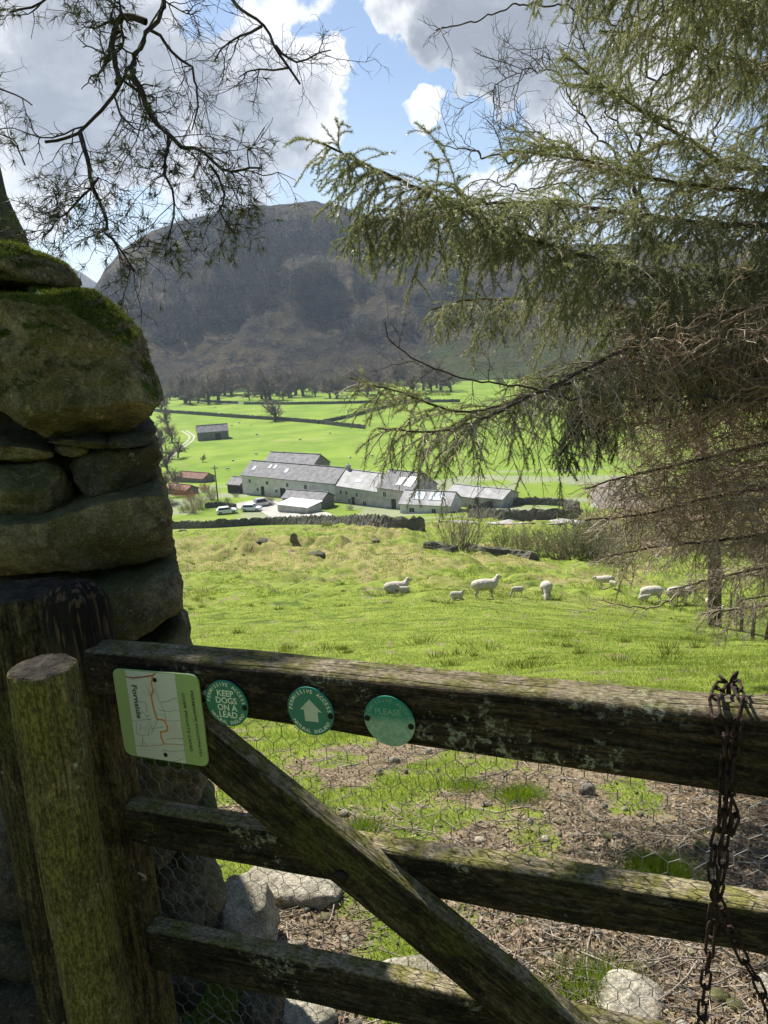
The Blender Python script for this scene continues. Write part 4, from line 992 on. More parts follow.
B_ = [ # line, r0, r1, kwargs
 ([(985,250,5),(820,262,4.6),(700,283,4.3),(640,272,4.0),(560,248,3.7),(490,222,3.5),(400,180,3.2),(322,144,3.05)], .030, .004, dict(sec=.50, gap=.034, droop=1.25, green=.95, dense=1.3, up=.25)),
 ([(985,230,5),(768,225,4.6),(650,216,4.2),(560,204,3.9),(470,205,3.6),(405,215,3.4),(352,228,3.3)], .024, .004, dict(sec=.5, gap=.036, droop=1.2, green=.92, dense=1.2, up=.2)),
 ([(985,150,5.2),(768,168,4.8),(690,140,4.5),(625,100,4.3),(566,57,4.2)], .024, .004, dict(sec=.42, gap=.04, droop=.6, green=1.0, up=.3, dense=1.2)),
 ([(985,320,5.2),(800,305,4.7),(700,318,4.2),(620,352,3.8),(540,392,3.4),(450,430,3.0),(378,428,2.85)], .026, .003, dict(sec=.55, gap=.05, droop=1.5, green=.35, from_=.2)),
 ([(985,360,5.2),(800,345,4.7),(680,352,4.1),(560,386,3.6),(470,412,3.3),(410,395,3.2),(350,378,3.1)], .022, .003, dict(sec=.36, gap=.05, droop=.6, green=.6, from_=.3)),
 ([(985,60,4.6),(800,20,4.0),(700,-10,3.5),(620,-35,3.2),(540,-50,3.0)], .028, .006, dict(sec=.5, gap=.04, droop=1.3, green=.95)),
 ([(985,90,4.8),(820,70,4.4),(740,60,4.1),(670,40,3.9),(600,30,3.8)], .024, .005, dict(sec=.5, gap=.04, droop=1.1, green=.9)),
 ([(985,-20,4.6),(850,-70,4.0),(740,-90,3.4),(660,-100,3.0),(600,-90,2.8)], .028, .006, dict(sec=.7, gap=.05, droop=2.0, green=.95)),
 ([(985,200,5.4),(820,200,5.0),(740,190,4.8),(660,180,4.7),(580,160,4.6),(510,150,4.5)], .026, .004, dict(sec=.5, gap=.036, droop=.5, green=.9, dense=1.2, up=.3)),
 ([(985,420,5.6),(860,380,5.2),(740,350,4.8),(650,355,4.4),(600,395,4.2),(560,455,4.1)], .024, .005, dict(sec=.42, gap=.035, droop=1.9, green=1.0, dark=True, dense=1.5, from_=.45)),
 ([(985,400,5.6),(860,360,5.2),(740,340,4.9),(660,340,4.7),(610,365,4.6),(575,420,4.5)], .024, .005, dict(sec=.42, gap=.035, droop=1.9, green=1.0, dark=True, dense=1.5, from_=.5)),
 ([(985,300,5.4),(820,290,5.0),(720,300,4.8),(640,310,4.6),(540,300,4.3),(470,300,4.1),(430,310,4.0)], .024, .004, dict(sec=.5, gap=.045, droop=1.2, green=.8)),
 ([(985,330,5.6),(820,330,5.2),(700,350,5.0),(600,370,4.8),(520,380,4.6)], .024, .004, dict(sec=.55, gap=.04, droop=1.4, green=.55)),
 ([(985,380,5.6),(850,385,5.4),(740,400,5.1),(660,420,4.9),(590,430,4.7)], .026, .005, dict(sec=.45, gap=.045, droop=.8, green=.3)),
 ([(985,430,5.6),(850,430,5.4),(760,445,5.1),(690,462,4.9),(620,478,4.8),(585,490,4.8)], .028, .005, dict(sec=.45, gap=.045, droop=.8, green=.28)),
 ([(985,470,5.6),(850,470,5.4),(780,485,5.1),(700,500,4.9),(640,515,4.8),(585,520,4.8)], .026, .005, dict(sec=.42, gap=.045, droop=.6, green=.3)),
 ([(985,520,5.8),(880,515,5.5),(800,530,5.2),(720,540,5.0),(650,548,5.0),(595,560,5.0)], .024, .004, dict(sec=.42, gap=.034, droop=.6, green=.25)),
 ([(985,555,5.8),(880,550,5.5),(800,562,5.3),(730,575,5.2),(670,590,5.1)], .022, .004, dict(sec=.34, gap=.034, droop=.5, green=.2)),
 ([(985,600,6.0),(880,585,5.7),(800,592,5.5),(740,600,5.4)], .020, .004, dict(sec=.24, gap=.034, droop=.4, green=.25)),
]
for i, (pts, a, b, kw) in enumerate(B_): bough(anchored(pts), a, b, 200 + i, spruce, **kw)
# a layer of limbs behind, leaving the trunk on its far side
g_ = np.random.default_rng(44)
for i in range(13):
    h = np.linspace(0.5, 5.0, 13)[i]; z0 = 1.6 + (h - 2.6); az_ = g_.uniform(R(150), R(200)); L = g_.uniform(1.5, 2.6)
    st = np.array([TX, TY, z0]); d = np.array([math.cos(az_), -math.sin(az_) * 0.8 + 0.55, 0.12])
    ln = wander(st, d, L, 12, 0.45, 0.05, g_)
    bough(ln, .024, .005, 400 + i, spruce, sec=.55, gap=.04, droop=1.2, green=.18 if h < 3.0 else .7, from_=.12)
T_ = []
g_ = np.random.default_rng(45)
for k in range(30):
    y0_ = 290 + k * 8.4 + g_.normal() * 7; x1_ = 595 + 40 * abs(g_.normal()) + max(0, y0_ - 470) * .7; dd_ = g_.uniform(3.6, 5.6); T_.append([(985, y0_ + 20, dd_ + .3), (860, y0_ + g_.normal()*14, dd_), (760, y0_ + g_.normal()*14, dd_ - .1), (680, y0_ + 8 + g_.normal()*14, dd_ - .2), (x1_, y0_ + 18 + g_.normal()*14, dd_ - .3)])
for k in range(16):
    y0_ = 390 + k * 9.0 + g_.normal() * 6; x1_ = 600 + 30 * abs(g_.normal()) + max(0, y0_ - 460) * .6; dd_ = g_.uniform(5.6, 7.2); T_.append([(985, y0_ + 15, dd_), (860, y0_ + g_.normal()*14, dd_), (760, y0_ + g_.normal()*14, dd_), (680, y0_ + 8 + g_.normal()*14, dd_), (x1_, y0_ + 14 + g_.normal()*10, dd_)])
# low bare limb ends that reach out past the skirt of the tree
def bare_limb(name, lines, parent, mat, seed, n_side=14, l=.3, droop=.2, rt=.0016, tip=None, kink=.25):
    g = np.random.default_rng(seed); tw = Twigs()
    for P, r0, r1 in lines:
        Pq, L = resample(P, 0.03 if l < .6 else .12); m_ = len(Pq); q_ = np.arange(m_) * 0.35
        w_ = np.stack([vnoise(q_, seed * 1.7, k * 9.1, 5) + .5 * vnoise(q_ * 2.3, seed * 2.1, k * 5.1, 8) for k in range(3)], 1) * np.sin(np.pi * np.linspace(0, 1, m_))[:, None] ** .5
        Pq = Pq + w_ * l * .11
        tw.add(Pq, np.linspace(r0, r1, m_), 7); T = norm(np.gradient(Pq, axis=0))
        def side(Q, lv, ll, rr):
            nk = (n_side if lv == 0 else (5 if lv == 1 else 3)); TQ = norm(np.gradient(Q, axis=0))
            for k in range(nk):
                i = int((0.10 + 0.9 * (k + g.random()) / nk) * (len(Q) - 1)) if lv == 0 else g.integers(1, len(Q))
                s_ = g.normal(size=3); s_ -= TQ[i] * (s_ @ TQ[i]); d = norm(TQ[i] * g.uniform(.4, 1.0) + norm(s_) * .8)
                n_ = 6 if lv < 2 else 4; Q2 = wander(Q[i], d, ll * g.uniform(.35, 1.15), n_, droop, kink, g)
                tw.add(Q2, np.linspace(rr, rr * .5, len(Q2)), 4 if lv == 0 else 3)
                if lv < 2: side(Q2, lv + 1, ll * .5, rr * .62)
                elif tip: tip(Q2, g)
                if tip and lv < 2: tip(Q2, g)
        side(Pq, 0, l, max(rt, r1 * .8))
    return tw.build(name, mat, parent)
A_ = lambda pts: smoothline([np.array([TX, TY, at(*pts[0])[2]])] + [at(*p) for p in pts[1:]], 6)
bare_limb('limb', [(A_([(985,610,6),(820,590,5.7),(740,575,5.5),(690,592,5.4),(650,607,5.35),(618,604,5.3),(601,600,5.3)]), .016, .004)], spruce, M['twig'], 71, 12, .3)
bare_limb('limb', [(A_([(985,420,5),(800,400,4.2),(600,400,3.6),(520,385,3.3),(450,375,3.1),(395,345,3.0),(385,322,2.95)]), .014, .0025)], spruce, M['darktwig'], 72, 40, .20)

M['paletwigs'] = leafmat('dead_twig', [(0.19, 0.125, 0.08), (0.36, 0.255, 0.17), (0.52, 0.41, 0.30)], 0.0, 0.7)
for k, ln in enumerate(T_): bare_limb('limb', [(A_(ln), .012, .003)], spruce, M['paletwigs'], 800 + k, 32, .40, .30, .0034, kink=.40)
# ---- pine over the gate, its mossy trunk behind the wall on the left
pb = at(-75, 420, 2.9); gz_ = float(gz0(pb[0], pb[1]))
pine = empty('pine_tree', (float(pb[0]), float(pb[1]), gz_), 'pine with thin dark branches hanging into the sky above the stone wall', 'tree')
tr_pts = [np.array([pb[0], pb[1], gz_ - .2]), np.array([pb[0], pb[1], 1.4]), at(-58, 260, 2.9), at(-76, 120, 2.9), at(-190, -50, 2.85), at(-330, -260, 2.8), at(-480, -520, 2.7), at(-620, -900, 2.6)]
tk = smoothline(tr_pts, 10); rr_ = np.interp(np.linspace(0, 1, len(tk)), [0, .15, .28, .36, .6, 1], [.55, .42, .33, .22, .16, .08])
mb = MB(); V_, F_ = tube_mesh(tk, rr_, 28); V_ = np.array(V_); V_ += 0.02 * np.stack([fbm(V_[:, 0]*9, V_[:, 1]*9, V_[:, 2]*3, 3, s) for s in (1, 2, 3)], 1); mb.add(V_, F_); mb.build('trunk', M['mossbark'], pine, smooth=True)
pn = Blades()
def pine_tip(Q, g, dens=1.0):
    if g.random() > 0.42 * dens: return
    n = int(15); e_ = Q[-1]; d0 = norm(Q[-1] - Q[-2]); idx = len(Q) - 1 - (g.random(n) ** 1.5 * 1.6)
    base_ = np.stack([np.interp(idx, np.arange(len(Q)), Q[:, i]) for i in range(3)], 1)
    d = norm(d0 * 0.8 + g.normal(size=(n, 3)) * 0.62); l = g.uniform(.022, .042, n)[:, None]
    pn.add(base_, base_ + d * l, norm(np.cross(d, g.normal(size=(n, 3)))) * .0009)
def pine_limb(lines, seed, n_side, l, dens, droop=.25, rt=.0013):
    bare_limb('limb', [(px_line(p), a, b) for p, a, b in lines], pine, M['pinebark'], seed, n_side, l, droop, rt, (lambda Q, g: pine_tip(Q, g, dens)) if dens else None)
top = (30, -420, 2.45)
pine_limb([([(-440,-460,2.7),(60,-380,2.4),(150,-180,2.3),(172,-60,2.2),(157,0,2.15),(144,27,2.15),(133,66,2.12),(117,88,2.1),(95,119,2.1),(77,137,2.08),(45,142,2.05)], .024, .004)], 301, 24, .24, .5)
pine_limb([([(146,22,2.15),(119,20,2.15),(116,44,2.13),(117,84,2.1)], .010, .007), ([(119,20,2.15),(100,30,2.15),(88,28,2.16)], .005, .002)], 302, 5, .14, .2)
pine_limb([([(133,70,2.12),(144,111,2.08),(168,133,2.05),(190,153,2.05),(221,168,2.02),(262,168,2.0)], .009, .0025)], 303, 22, .19, .55)
pine_limb([([(80,133,2.08),(86,155,2.05),(97,185,2.05),(102,220,2.03),(118,245,2.0),(135,272,2.0)], .007, .002)], 304, 26, .19, .6)
pine_limb([([(98,178,2.05),(75,200,2.02),(55,230,2.0),(42,238,2.0)], .004, .0018), ([(168,133,2.06),(165,170,2.02),(178,205,2.0),(168,240,2.0)], .005, .0018), ([(210,165,2.03),(225,190,2.0),(222,215,2.0),(235,235,2.0)], .004, .0015)], 305, 13, .15, .8)
pine_limb([([(150,30,2.2),(175,50,2.2),(190,80,2.2),(200,105,2.2),(192,130,2.2)], .005, .002)], 306, 9, .20, .1)
pine_limb([([(-420,-430,2.7),(-100,-400,2.5),(60,-380,2.4),(200,-200,2.2),(235,-60,2.1),(230,0,2.05),(262,26,2.0),(276,50,2.0),(290,70,2.0),(300,84,2.0)], .018, .003), ([(276,46,2.0),(300,66,1.98),(320,58,1.96),(331,50,1.95)], .004, .0015), ([(262,26,2),(238,42,2.0),(215,60,2.0)], .004, .0015), ([(288,68,2),(262,72,1.98),(238,78,1.96)], .003, .0012)], 307, 8, .15, .04, -.1)
pine_limb([([(-440,-460,2.7),(20,-260,2.3),(60,-100,2.2),(60,-30,2.15),(40,2,2.1),(10,12,2.1)], .012, .003), ([(60,-30,2.15),(100,-8,2.1),(125,8,2.1)], .004, .002)], 308, 14, .14, 1.0)
pine_limb([([(-220,-40,2.8),(-110,20,2.5),(-60,60,2.3),(-20,85,2.2),(10,90,2.15),(32,105,2.1)], .009, .002), ([(-150,40,2.7),(-60,90,2.3),(-20,125,2.2),(10,140,2.15),(25,165,2.1)], .006, .002)], 309, 14, .18, .7)
pine_limb([([(-420,-430,2.7),(-100,-400,2.5),(60,-380,2.4),(280,-180,2.2),(370,-60,2.1),(358,-20,2.1),(356,-5,2.1)], .010, .002)], 310, 6, .07, .9)
pn.build('needles', M['pineneedle'], pine)

# ---- leafless tree standing behind the spruce
def rec_tree(base, h, seed, levels=5, spread=.5, r0=.02, lean=(0, 0), cr0=.25, droop=0.0, twigr=.35, kids=3):
    """returns trunk Twigs, crown Twigs"""
    g = np.random.default_rng(seed); tr = Twigs(); cr_ = Twigs(); base = np.array(base, float)
    def go(p, d, L, r, lv):
        n = 6 if lv < 3 else 4; Q = wander(p, d, L, n, droop, .08 + .03*lv, g)
        (tr if lv == 0 else cr_).add(Q, np.linspace(r, r * .62, len(Q)), 7 if lv == 0 else (5 if lv < 3 else 3))
        if lv >= levels: return
        for k in range(kids if lv else kids + 3):
            f = g.uniform(.35 if lv == 0 else .25, 1.0); i = min(n, int(f * n)); dq = norm(Q[i] - Q[i-1]) if i else d
            sd = g.normal(size=3); sd -= dq * (sd @ dq); sd = norm(sd)
            dd = norm(dq * (1 - spread * .5) + sd * spread * g.uniform(.7, 1.3) + np.array([0, 0, .12]))
            go(Q[i], dd, L * g.uniform(.5, .78), r * .55, lv + 1)
        go(Q[-1], norm(Q[-1] - Q[-2]), L * .7, r * .6, lv + 1)
    go(base, norm(np.array([lean[0], lean[1], 1.0])), h * cr0, r0, 0)
    return tr, cr_
bt = at(716, 617, 26.0); bt = np.array([bt[0], bt[1], float(gz0(bt[0], bt[1]))])
oak = empty('bare_oak', bt, 'leafless broadleaf tree with twiggy upward limbs behind the spruce', 'tree')
def dpx(lst, D): return [at(a, b, D) for a, b in lst]
tr = MB(); tl = smoothline([bt + np.array([0, 0, -.3]), *dpx([(712, 520), (690, 380), (670, 300), (645, 230)], 24.0)], 8); V_, F_ = tube_mesh(tl, np.linspace(.22, .14, len(tl)), 14); tr.add(V_, F_); tr.build('trunk', M['bark'], oak, smooth=True)
for i, (pts, r0) in enumerate([([(645,230),(625,180),(600,172),(560,150),(520,158),(470,152),(434,142)], .09), ([(660,260),(620,205),(590,200),(555,185),(520,190),(480,182),(455,195)], .04), ([(645,235),(610,150),(585,120),(560,75),(545,45)], .05), ([(600,172),(570,150),(535,132),(505,128)], .03),
      ([(650,240),(640,150),(650,80),(630,30),(640,-20)], .06), ([(640,160),(600,100),(585,50),(570,30)], .03), ([(650,90),(700,40),(740,-10)], .04), ([(560,75),(530,70),(505,80),(490,95)], .02), ([(660,260),(700,180),(720,120),(740,60)], .06)]):
    ln = smoothline(dpx(pts, 23.5 - .3*i), 6); bare_limb('limb', [(ln, r0, .012)], oak, M['darktwig'], 500 + i, 15, 1.6, -.25, .016)
# a nearer bare branch crossing the top of the view
bare_limb('limb', [(smoothline([bt + np.array([.4, -.3, 9.5]), at(900, -200, 8), *[at(a, b, 6.5) for a, b in [(768,-20),(720,8),(640,18),(600,20),(560,5),(510,8),(470,22),(436,30)]]], 6), .05, .006)], oak, M['darktwig'], 520, 16, .55, -.05, .006)

# ---- prototypes for trees far away
def proto_tree(name, label, group, h, seed, wood_m, twig_m, **kw):
    e_ = empty(name, (0, 0, 0), label, 'tree', group); tr, cr_ = rec_tree((0, 0, -.2), h, seed, r0=h*.03, **kw)
    tr.build('trunk', wood_m, e_); cr_.build('crown', twig_m, e_); return e_
M['fartwig'] = simple('far_twigs', (0.17, 0.135, 0.10), 0.9, 0.3, 0.5); M['fartrunk'] = simple('far_trunk', (0.10, 0.085, 0.07), 0.9, 0.3, 2)
gT = 'leafless trees lining the foot of the fell'
protos = [proto_tree('bare_tree', 'grey leafless tree in the row at the foot of the fell', gT, 15, 600 + k, M['fartrunk'], M['fartwig'], levels=5, spread=[.55, .7, .6, .5][k], cr0=.26, kids=3) for k in range(4)]
g_ = np.random.default_rng(12); xs_ = np.sort(np.concatenate([np.linspace(172, 440, 60) + g_.normal(size=60)*5, [500, 520, 545, 570, 600, 620]])); used_p = set()
for k, px in enumerate(xs_):
    D = g_.uniform(520, 640); r = ray(px, 392); p = CAM + r * (D / r[1]); z = float(gz0(p[0], p[1])); q = k % 4
    o = protos[q] if q not in used_p else copy_tree(protos[q]); used_p.add(q)
    sc = g_.uniform(1.0, 2.6); o.matrix_basis = Matrix.Translation((p[0], p[1], z)) @ Matrix.Rotation(g_.uniform(0, 6.3), 4, 'Z') @ Matrix.Diagonal((sc*1.15, sc*1.15, sc*.95, 1))
def put_tree(src, pos, sc, name, label, group=None, rz=0.0, sxy=1.0):
    o = copy_tree(src); o.name = name; o['label'] = label
    if group: o['group'] = group
    elif 'group' in o: del o['group']
    o.matrix_basis = Matrix.Translation([float(a) for a in pos]) @ Matrix.Rotation(rz, 4, 'Z') @ Matrix.Diagonal((sc*sxy, sc*sxy, sc, 1)); return o
put_tree(protos[1], hit(275, 421), 1.25, 'bare_tree', 'lone round bare tree beside the wall crossing the valley field', rz=1.0, sxy=1.35)
for k, (px, py, sc) in enumerate([(168, 428, 1.3), (172, 442, 1.0), (162, 452, 1.2), (178, 458, .8), (168, 472, 1.0), (176, 490, .7), (165, 503, .8), (184, 404, .9), (162, 412, 1.5), (170, 400, 1.2)]):
    put_tree(protos[k % 4], hit(px, py), sc, 'bare_tree', 'brown leafless tree in the thicket at the left end of the farm', 'trees beside the farm track', rz=k*1.3)
put_tree(protos[2], hit(203, 462) , .3, 'bare_tree', 'small thin bare tree standing beyond the rusty shed', rz=.5)
# shrubs: many upright stems from the ground
def shrub_proto(name, label, cat, group, h, w, n, seed, mat, leaf=None):
    g = np.random.default_rng(seed); e_ = empty(name, (0, 0, 0), label, cat, group); tw = Twigs(); lf = Blades()
    for k in range(n):
        p = np.array([g.normal()*w*.25, g.normal()*w*.25, -.05]); Q = wander(p, np.array([p[0]/w*1.3 + g.normal()*.15, p[1]/w*1.3 + g.normal()*.15, 1.0]), h * g.uniform(.5, 1.1), 8, .15, .1, g)
        tw.add(Q, np.linspace(.018, .005, len(Q)) * h / 2.5, 3)
        for _ in range(7):
            Q2 = wander(Q[g.integers(2, 8)], np.array([g.normal()*.6, g.normal()*.6, .8]), h * g.uniform(.1, .35), 4, .1, .15, g); tw.add(Q2, np.linspace(.008, .003, 5) * h / 2.5, 3)
            if leaf:
                m_ = 10; b_ = Q2[g.integers(0, 5, m_)] + g.normal(size=(m_, 3))*.05; d = randdir(m_); lf.add(b_, b_ + d*.09*h/2.5, norm(np.cross(d, randdir(m_)))*.03*h/2.5)
    tw.build('stems', mat, e_)
    if leaf: lf.build('leaves', leaf, e_)
    return e_
M['paletwig'] = simple('pale_twigs', (0.24, 0.20, 0.14), .9, .3, 3); M['shrubleaf'] = leafmat('shrub_leaf', [(0.10, 0.13, 0.04), (0.17, 0.19, 0.06)], .4, .7); M['redtwig'] = simple('red_twigs', (0.22, 0.10, 0.055), .9, .35, 1)
M['beech'] = leafmat('rust_leaf', [(0.26, 0.10, 0.04), (0.36, 0.17, 0.08)], .3, .8)
sA = shrub_proto('bare_shrub', 'tall grey leafless shrub standing at the end of the far pasture wall', 'shrub', None, 4.2, 2.0, 60, 31, M['paletwig']); p = hit(461, 551); sA.matrix_basis = Matrix.Translation([float(a) for a in p])
sB = shrub_proto('budding_shrub', 'yellow green budding shrub beside the low ruined wall', 'shrub', None, 2.5, 1.8, 40, 32, M['paletwig'], M['shrubleaf']); p = hit(502, 549); sB.matrix_basis = Matrix.Translation([float(a) for a in p])
gS = 'scrubby bushes under the hanging spruce boughs'
for k, (px, py, sc) in enumerate([(522, 553, .8), (540, 556, 1.0), (562, 560, 1.0), (578, 558, 1.5), (590, 556, 1.6), (600, 560, 1.3), (612, 565, 1.0), (625, 548, 1.5), (650, 545, 1.5), (680, 545, 1.7), (700, 550, 1.6), (730, 555, 1.7), (760, 560, 1.5)]):
    o = copy_tree(sB if k % 2 else sA); o['label'] = 'scrubby half bare bush at the pasture edge under the spruce boughs'; o['group'] = gS; o.matrix_basis = Matrix.Translation([float(a) for a in hit(px, py)]) @ Matrix.Rotation(k*1.7, 4, 'Z') @ Matrix.Scale(sc * (.8 if k % 2 == 0 else 1.1), 4)
gF = 'bushes around the farm entrance'
shr = shrub_proto('russet_shrub', 'russet leafed shrub by the rusty sheds left of the farm', 'shrub', gF, 3.0, 3.0, 50, 33, M['redtwig'], M['beech']); pz = hit(178, 497); shr.matrix_basis = Matrix.Translation([float(a) for a in pz])
for k, (px, py, sc, src) in enumerate([(190, 500, .8, shr), (205, 492, .8, shr), (170, 506, .9, sB), (184, 512, .8, sB), (212, 500, .9, sA), (200, 509, 1.0, sA), (193, 513, .9, sA), (228, 503, .6, sB), (236, 497, .5, sB), (270, 504, .7, sA), (350, 510, .5, sB)]):
    o = copy_tree(src); o['label'] = 'low scrubby bush in the rough ground around the farm entrance'; o['group'] = gF; o.matrix_basis = Matrix.Translation([float(a) for a in hit(px, py)]) @ Matrix.Rotation(k*1.3, 4, 'Z') @ Matrix.Scale(sc, 4)
# ---------------------------------------------------------------- farm in the valley
M['slate'] = simple('slate_roof', (0.17, 0.165, 0.17), 0.75, 0.3, 0.9, 0.4, bscale=8); M['slate2'] = simple('pale_slate', (0.30, 0.295, 0.29), 0.7, 0.25, 0.6, 0.3, bscale=8)
M['render'] = simple('white_render', (0.62, 0.60, 0.56), 0.9, 0.12, 0.6); M['greyrender'] = simple('grey_render', (0.42, 0.40, 0.37), 0.9, 0.2, 0.8); M['rubble'] = simple('rubble_wall', (0.20, 0.185, 0.165), 0.95, 0.4, 2.5, 0.8, bscale=6)
M['darkpane'] = simple('window_glass', (0.03, 0.035, 0.04), 0.15, 0.2, 3); M['brightpane'] = simple('skylight_glass', (0.62, 0.68, 0.75), 0.1, 0.1, 3); M['frame'] = simple('window_frame', (0.6, 0.6, 0.58), 0.6, 0.1, 3)
M['rustroof'] = simple('rusty_sheet', (0.17, 0.085, 0.058), 0.85, 0.35, 1.5); M['door'] = simple('dark_door', (0.05, 0.045, 0.04), 0.8, 0.3, 3); M['white'] = simple('white_sheet', (0.72, 0.73, 0.74), 0.6, 0.1, 1)
def gable(name, label, cat, p0, p1, wd, wh, rise, wall_m, roof_m, group=None, wins=(), doors=(), sky=(), chims=(), flat=False, back=True, zoff=0.0, over=.25):
    """p0-p1: base line of the front wall (left to right as seen from the camera); the building goes away behind it"""
    p0 = np.array(p0, float); p1 = np.array(p1, float); d = p1 - p0; d[2] = 0; L = float(np.linalg.norm(d)); d /= L; n = np.array([-d[1], d[0], 0.0])
    z = min(p0[2], p1[2]) + zoff; mm = frame((p0[0], p0[1], z), d, (0, 0, 1)); root = empty(name, (p0[0], p0[1], z), label, cat, group); 
    b = -2.5; mb = MB()
    if flat: mb.box(0, 0, b, L, wd, wh)
    else:
        V = [(0,0,b),(L,0,b),(L,wd,b),(0,wd,b),(0,0,wh),(L,0,wh),(L,wd,wh),(0,wd,wh),(0,wd/2,wh+rise-.02),(L,wd/2,wh+rise-.02)]
        mb.add(V, [(0,3,2,1),(0,1,5,4),(3,7,6,2),(0,4,8,7,3),(1,2,6,9,5),(4,5,9,8),(7,8,9,6)])
    walls = mb.build('wall', wall_m, root, mm)
    mb = MB(); sl = rise / (wd/2); th = .16; o = over
    if flat: mb.hexa([(-o,-o,wh),(L+o,-o,wh),(L+o,wd+o,wh+.35),(-o,wd+o,wh+.35),(-o,-o,wh+.14),(L+o,-o,wh+.14),(L+o,wd+o,wh+.49),(-o,wd+o,wh+.49)])
    else:
        z0_, z1_ = wh - o*sl + .02, wh + rise + .02
        mb.hexa([(-o,-o,z0_),(L+o,-o,z0_),(L+o,wd/2,z1_),(-o,wd/2,z1_),(-o,-o,z0_+th),(L+o,-o,z0_+th),(L+o,wd/2,z1_+th),(-o,wd/2,z1_+th)])
        mb.hexa([(-o,wd/2,z1_),(L+o,wd/2,z1_),(L+o,wd+o,z0_),(-o,wd+o,z0_),(-o,wd/2,z1_+th),(L+o,wd/2,z1_+th),(L+o,wd+o,z0_+th),(-o,wd+o,z0_+th)])
        mb.box(-o, wd/2-.14, z1_+th-.02, L+o, wd/2+.14, z1_+th+.10)
    roof = mb.build('roof', roof_m, root, mm)
    for (x, zz, w, h) in wins:
        f = MB(); f.box(x-w/2-.09, -.05, zz-.09, x+w/2+.09, .03, zz); f.box(x-w/2-.09, -.05, zz+h, x+w/2+.09, .03, zz+h+.09); f.box(x-w/2-.09, -.05, zz, x-w/2, .03, zz+h); f.box(x+w/2, -.05, zz, x+w/2+.09, .03, zz+h); f.box(x-.025, -.045, zz, x+.025, .03, zz+h)
        fo = f.build('window', M['frame'], root, mm); g = MB(); g.box(x-w/2, -.02, zz, x+w/2, .02, zz+h); g.build('pane', M['darkpane'], fo, mm)
    for (x, w, h) in doors:
        f = MB(); f.box(x-w/2, -.06, -1.5, x+w/2, .02, h); f.build('door', M['door'], root, mm)
    for (x, v0, w, h, m_) in sky:      # v0: distance up the slope from the eave, as a share
        f = MB(); y0 = v0*wd/2; y1 = min(wd/2*.95, y0 + h*math.cos(math.atan(sl))); e_ = th + .03
        f.hexa([(x-w/2,y0,wh+y0*sl+e_),(x+w/2,y0,wh+y0*sl+e_),(x+w/2,y1,wh+y1*sl+e_),(x-w/2,y1,wh+y1*sl+e_),(x-w/2,y0,wh+y0*sl+e_+.09),(x+w/2,y0,wh+y0*sl+e_+.09),(x+w/2,y1,wh+y1*sl+e_+.09),(x-w/2,y1,wh+y1*sl+e_+.09)]); f.build('skylight', M[m_], roof, mm)
    for x in chims:
        f = MB(); f.box(x-.4, wd/2-.35, wh+rise-.3, x+.4, wd/2+.35, wh+rise+1.0); f.box(x-.48, wd/2-.43, wh+rise+1.0, x+.48, wd/2+.43, wh+rise+1.12)
        for q in (-.2, .2): f.tube([(x+q, wd/2, wh+rise+1.12), (x+q, wd/2, wh+rise+1.5)], [.13, .10], 8)
        f.build('chimney', M['greyrender'], roof, mm)
    return root
H_ = hit
a, b = at(243, 492, 185), at(336, 503, 169)
# three joined parts of the long range
gable('farmhouse', 'long white rendered farmhouse range with grey slate roof, left part of the farm', 'farmhouse', a, b, 8.2, 4.3, 2.7, M['render'], M['slate'], wins=[(2.6,2.6,.7,.8),(5,0.8,.6,.7),(8.2,2.6,.7,.8),(11.0,.9,.7,.7),(14.5,2.5,.7,.9),(17,.8,.8,.8),(20,2.4,.8,1.0),(23,.8,.8,.9)], doors=[(6.6,1.0,2.0),(13,1.6,2.1)], sky=[(2.5,.35,.9,1.3,'brightpane'),(7.0,.55,.8,1.2,'brightpane'),(8.6,.55,.8,1.2,'brightpane'),(12.8,.35,.9,1.3,'brightpane')], chims=[])
b2 = at(378, 507, 160); b3 = at(412, 511, 154)
gable('cottage', 'grey walled cottage joined to the right end of the white farmhouse, with a chimney', 'cottage', b, b2, 8.0, 4.0, 2.8, M['greyrender'], M['slate2'], wins=[(1.8,2.2,.7,.9),(3.6,2.2,.7,.9),(4.4,.6,.9,.9),(6.8,2.2,.7,.9),(9,.6,.9,.9)], doors=[(5.6,.95,2.0)], sky=[(6,.3,2.0,.8,'brightpane')], chims=[.4])
gable('stone_barn', 'grey slated barn with a dormer opening at the right end of the long range', 'barn', b2, b3, 8.4, 4.2, 2.9, M['greyrender'], M['slate'], wins=[(2.0,2.4,.8,1.0)], doors=[(4.4,1.2,2.2)], sky=[(5.0,.2,1.4,2.2,'brightpane'),(7.4,.2,1.8,2.6,'darkpane')])
q0, q1 = at(264, 482, 203), at(313, 487, 195)
gable('back_barn', 'slate roofed barn standing behind the white farmhouse', 'barn', q0, q1, 8, 4.6, 2.6, M['rubble'], M['slate'], zoff=.4)
gable('lean_to_shed', 'small dark timber shed against the left gable of the farmhouse', 'shed', at(228, 493, 188), at(240, 493, 186), 5.0, 2.2, 1.3, M['door'], M['slate'])
gable('glazed_outbuilding', 'low white outbuilding with two big roof lights right of the long range', 'outbuilding', at(400, 512, 150), at(450, 516, 146), 7.0, 1.9, 1.9, M['render'], M['slate2'], wins=[(2.5,.4,1.0,.8),(7,.4,.8,.8)], sky=[(3.4,.3,2.2,2.2,'brightpane'),(6.8,.3,2.6,2.2,'brightpane')])
gable('store_shed', 'low stone store behind the white flat roofed shed', 'shed', H_(283, 507), H_(322, 509), 5, 2.0, 1.2, M['rubble'], M['slate'])
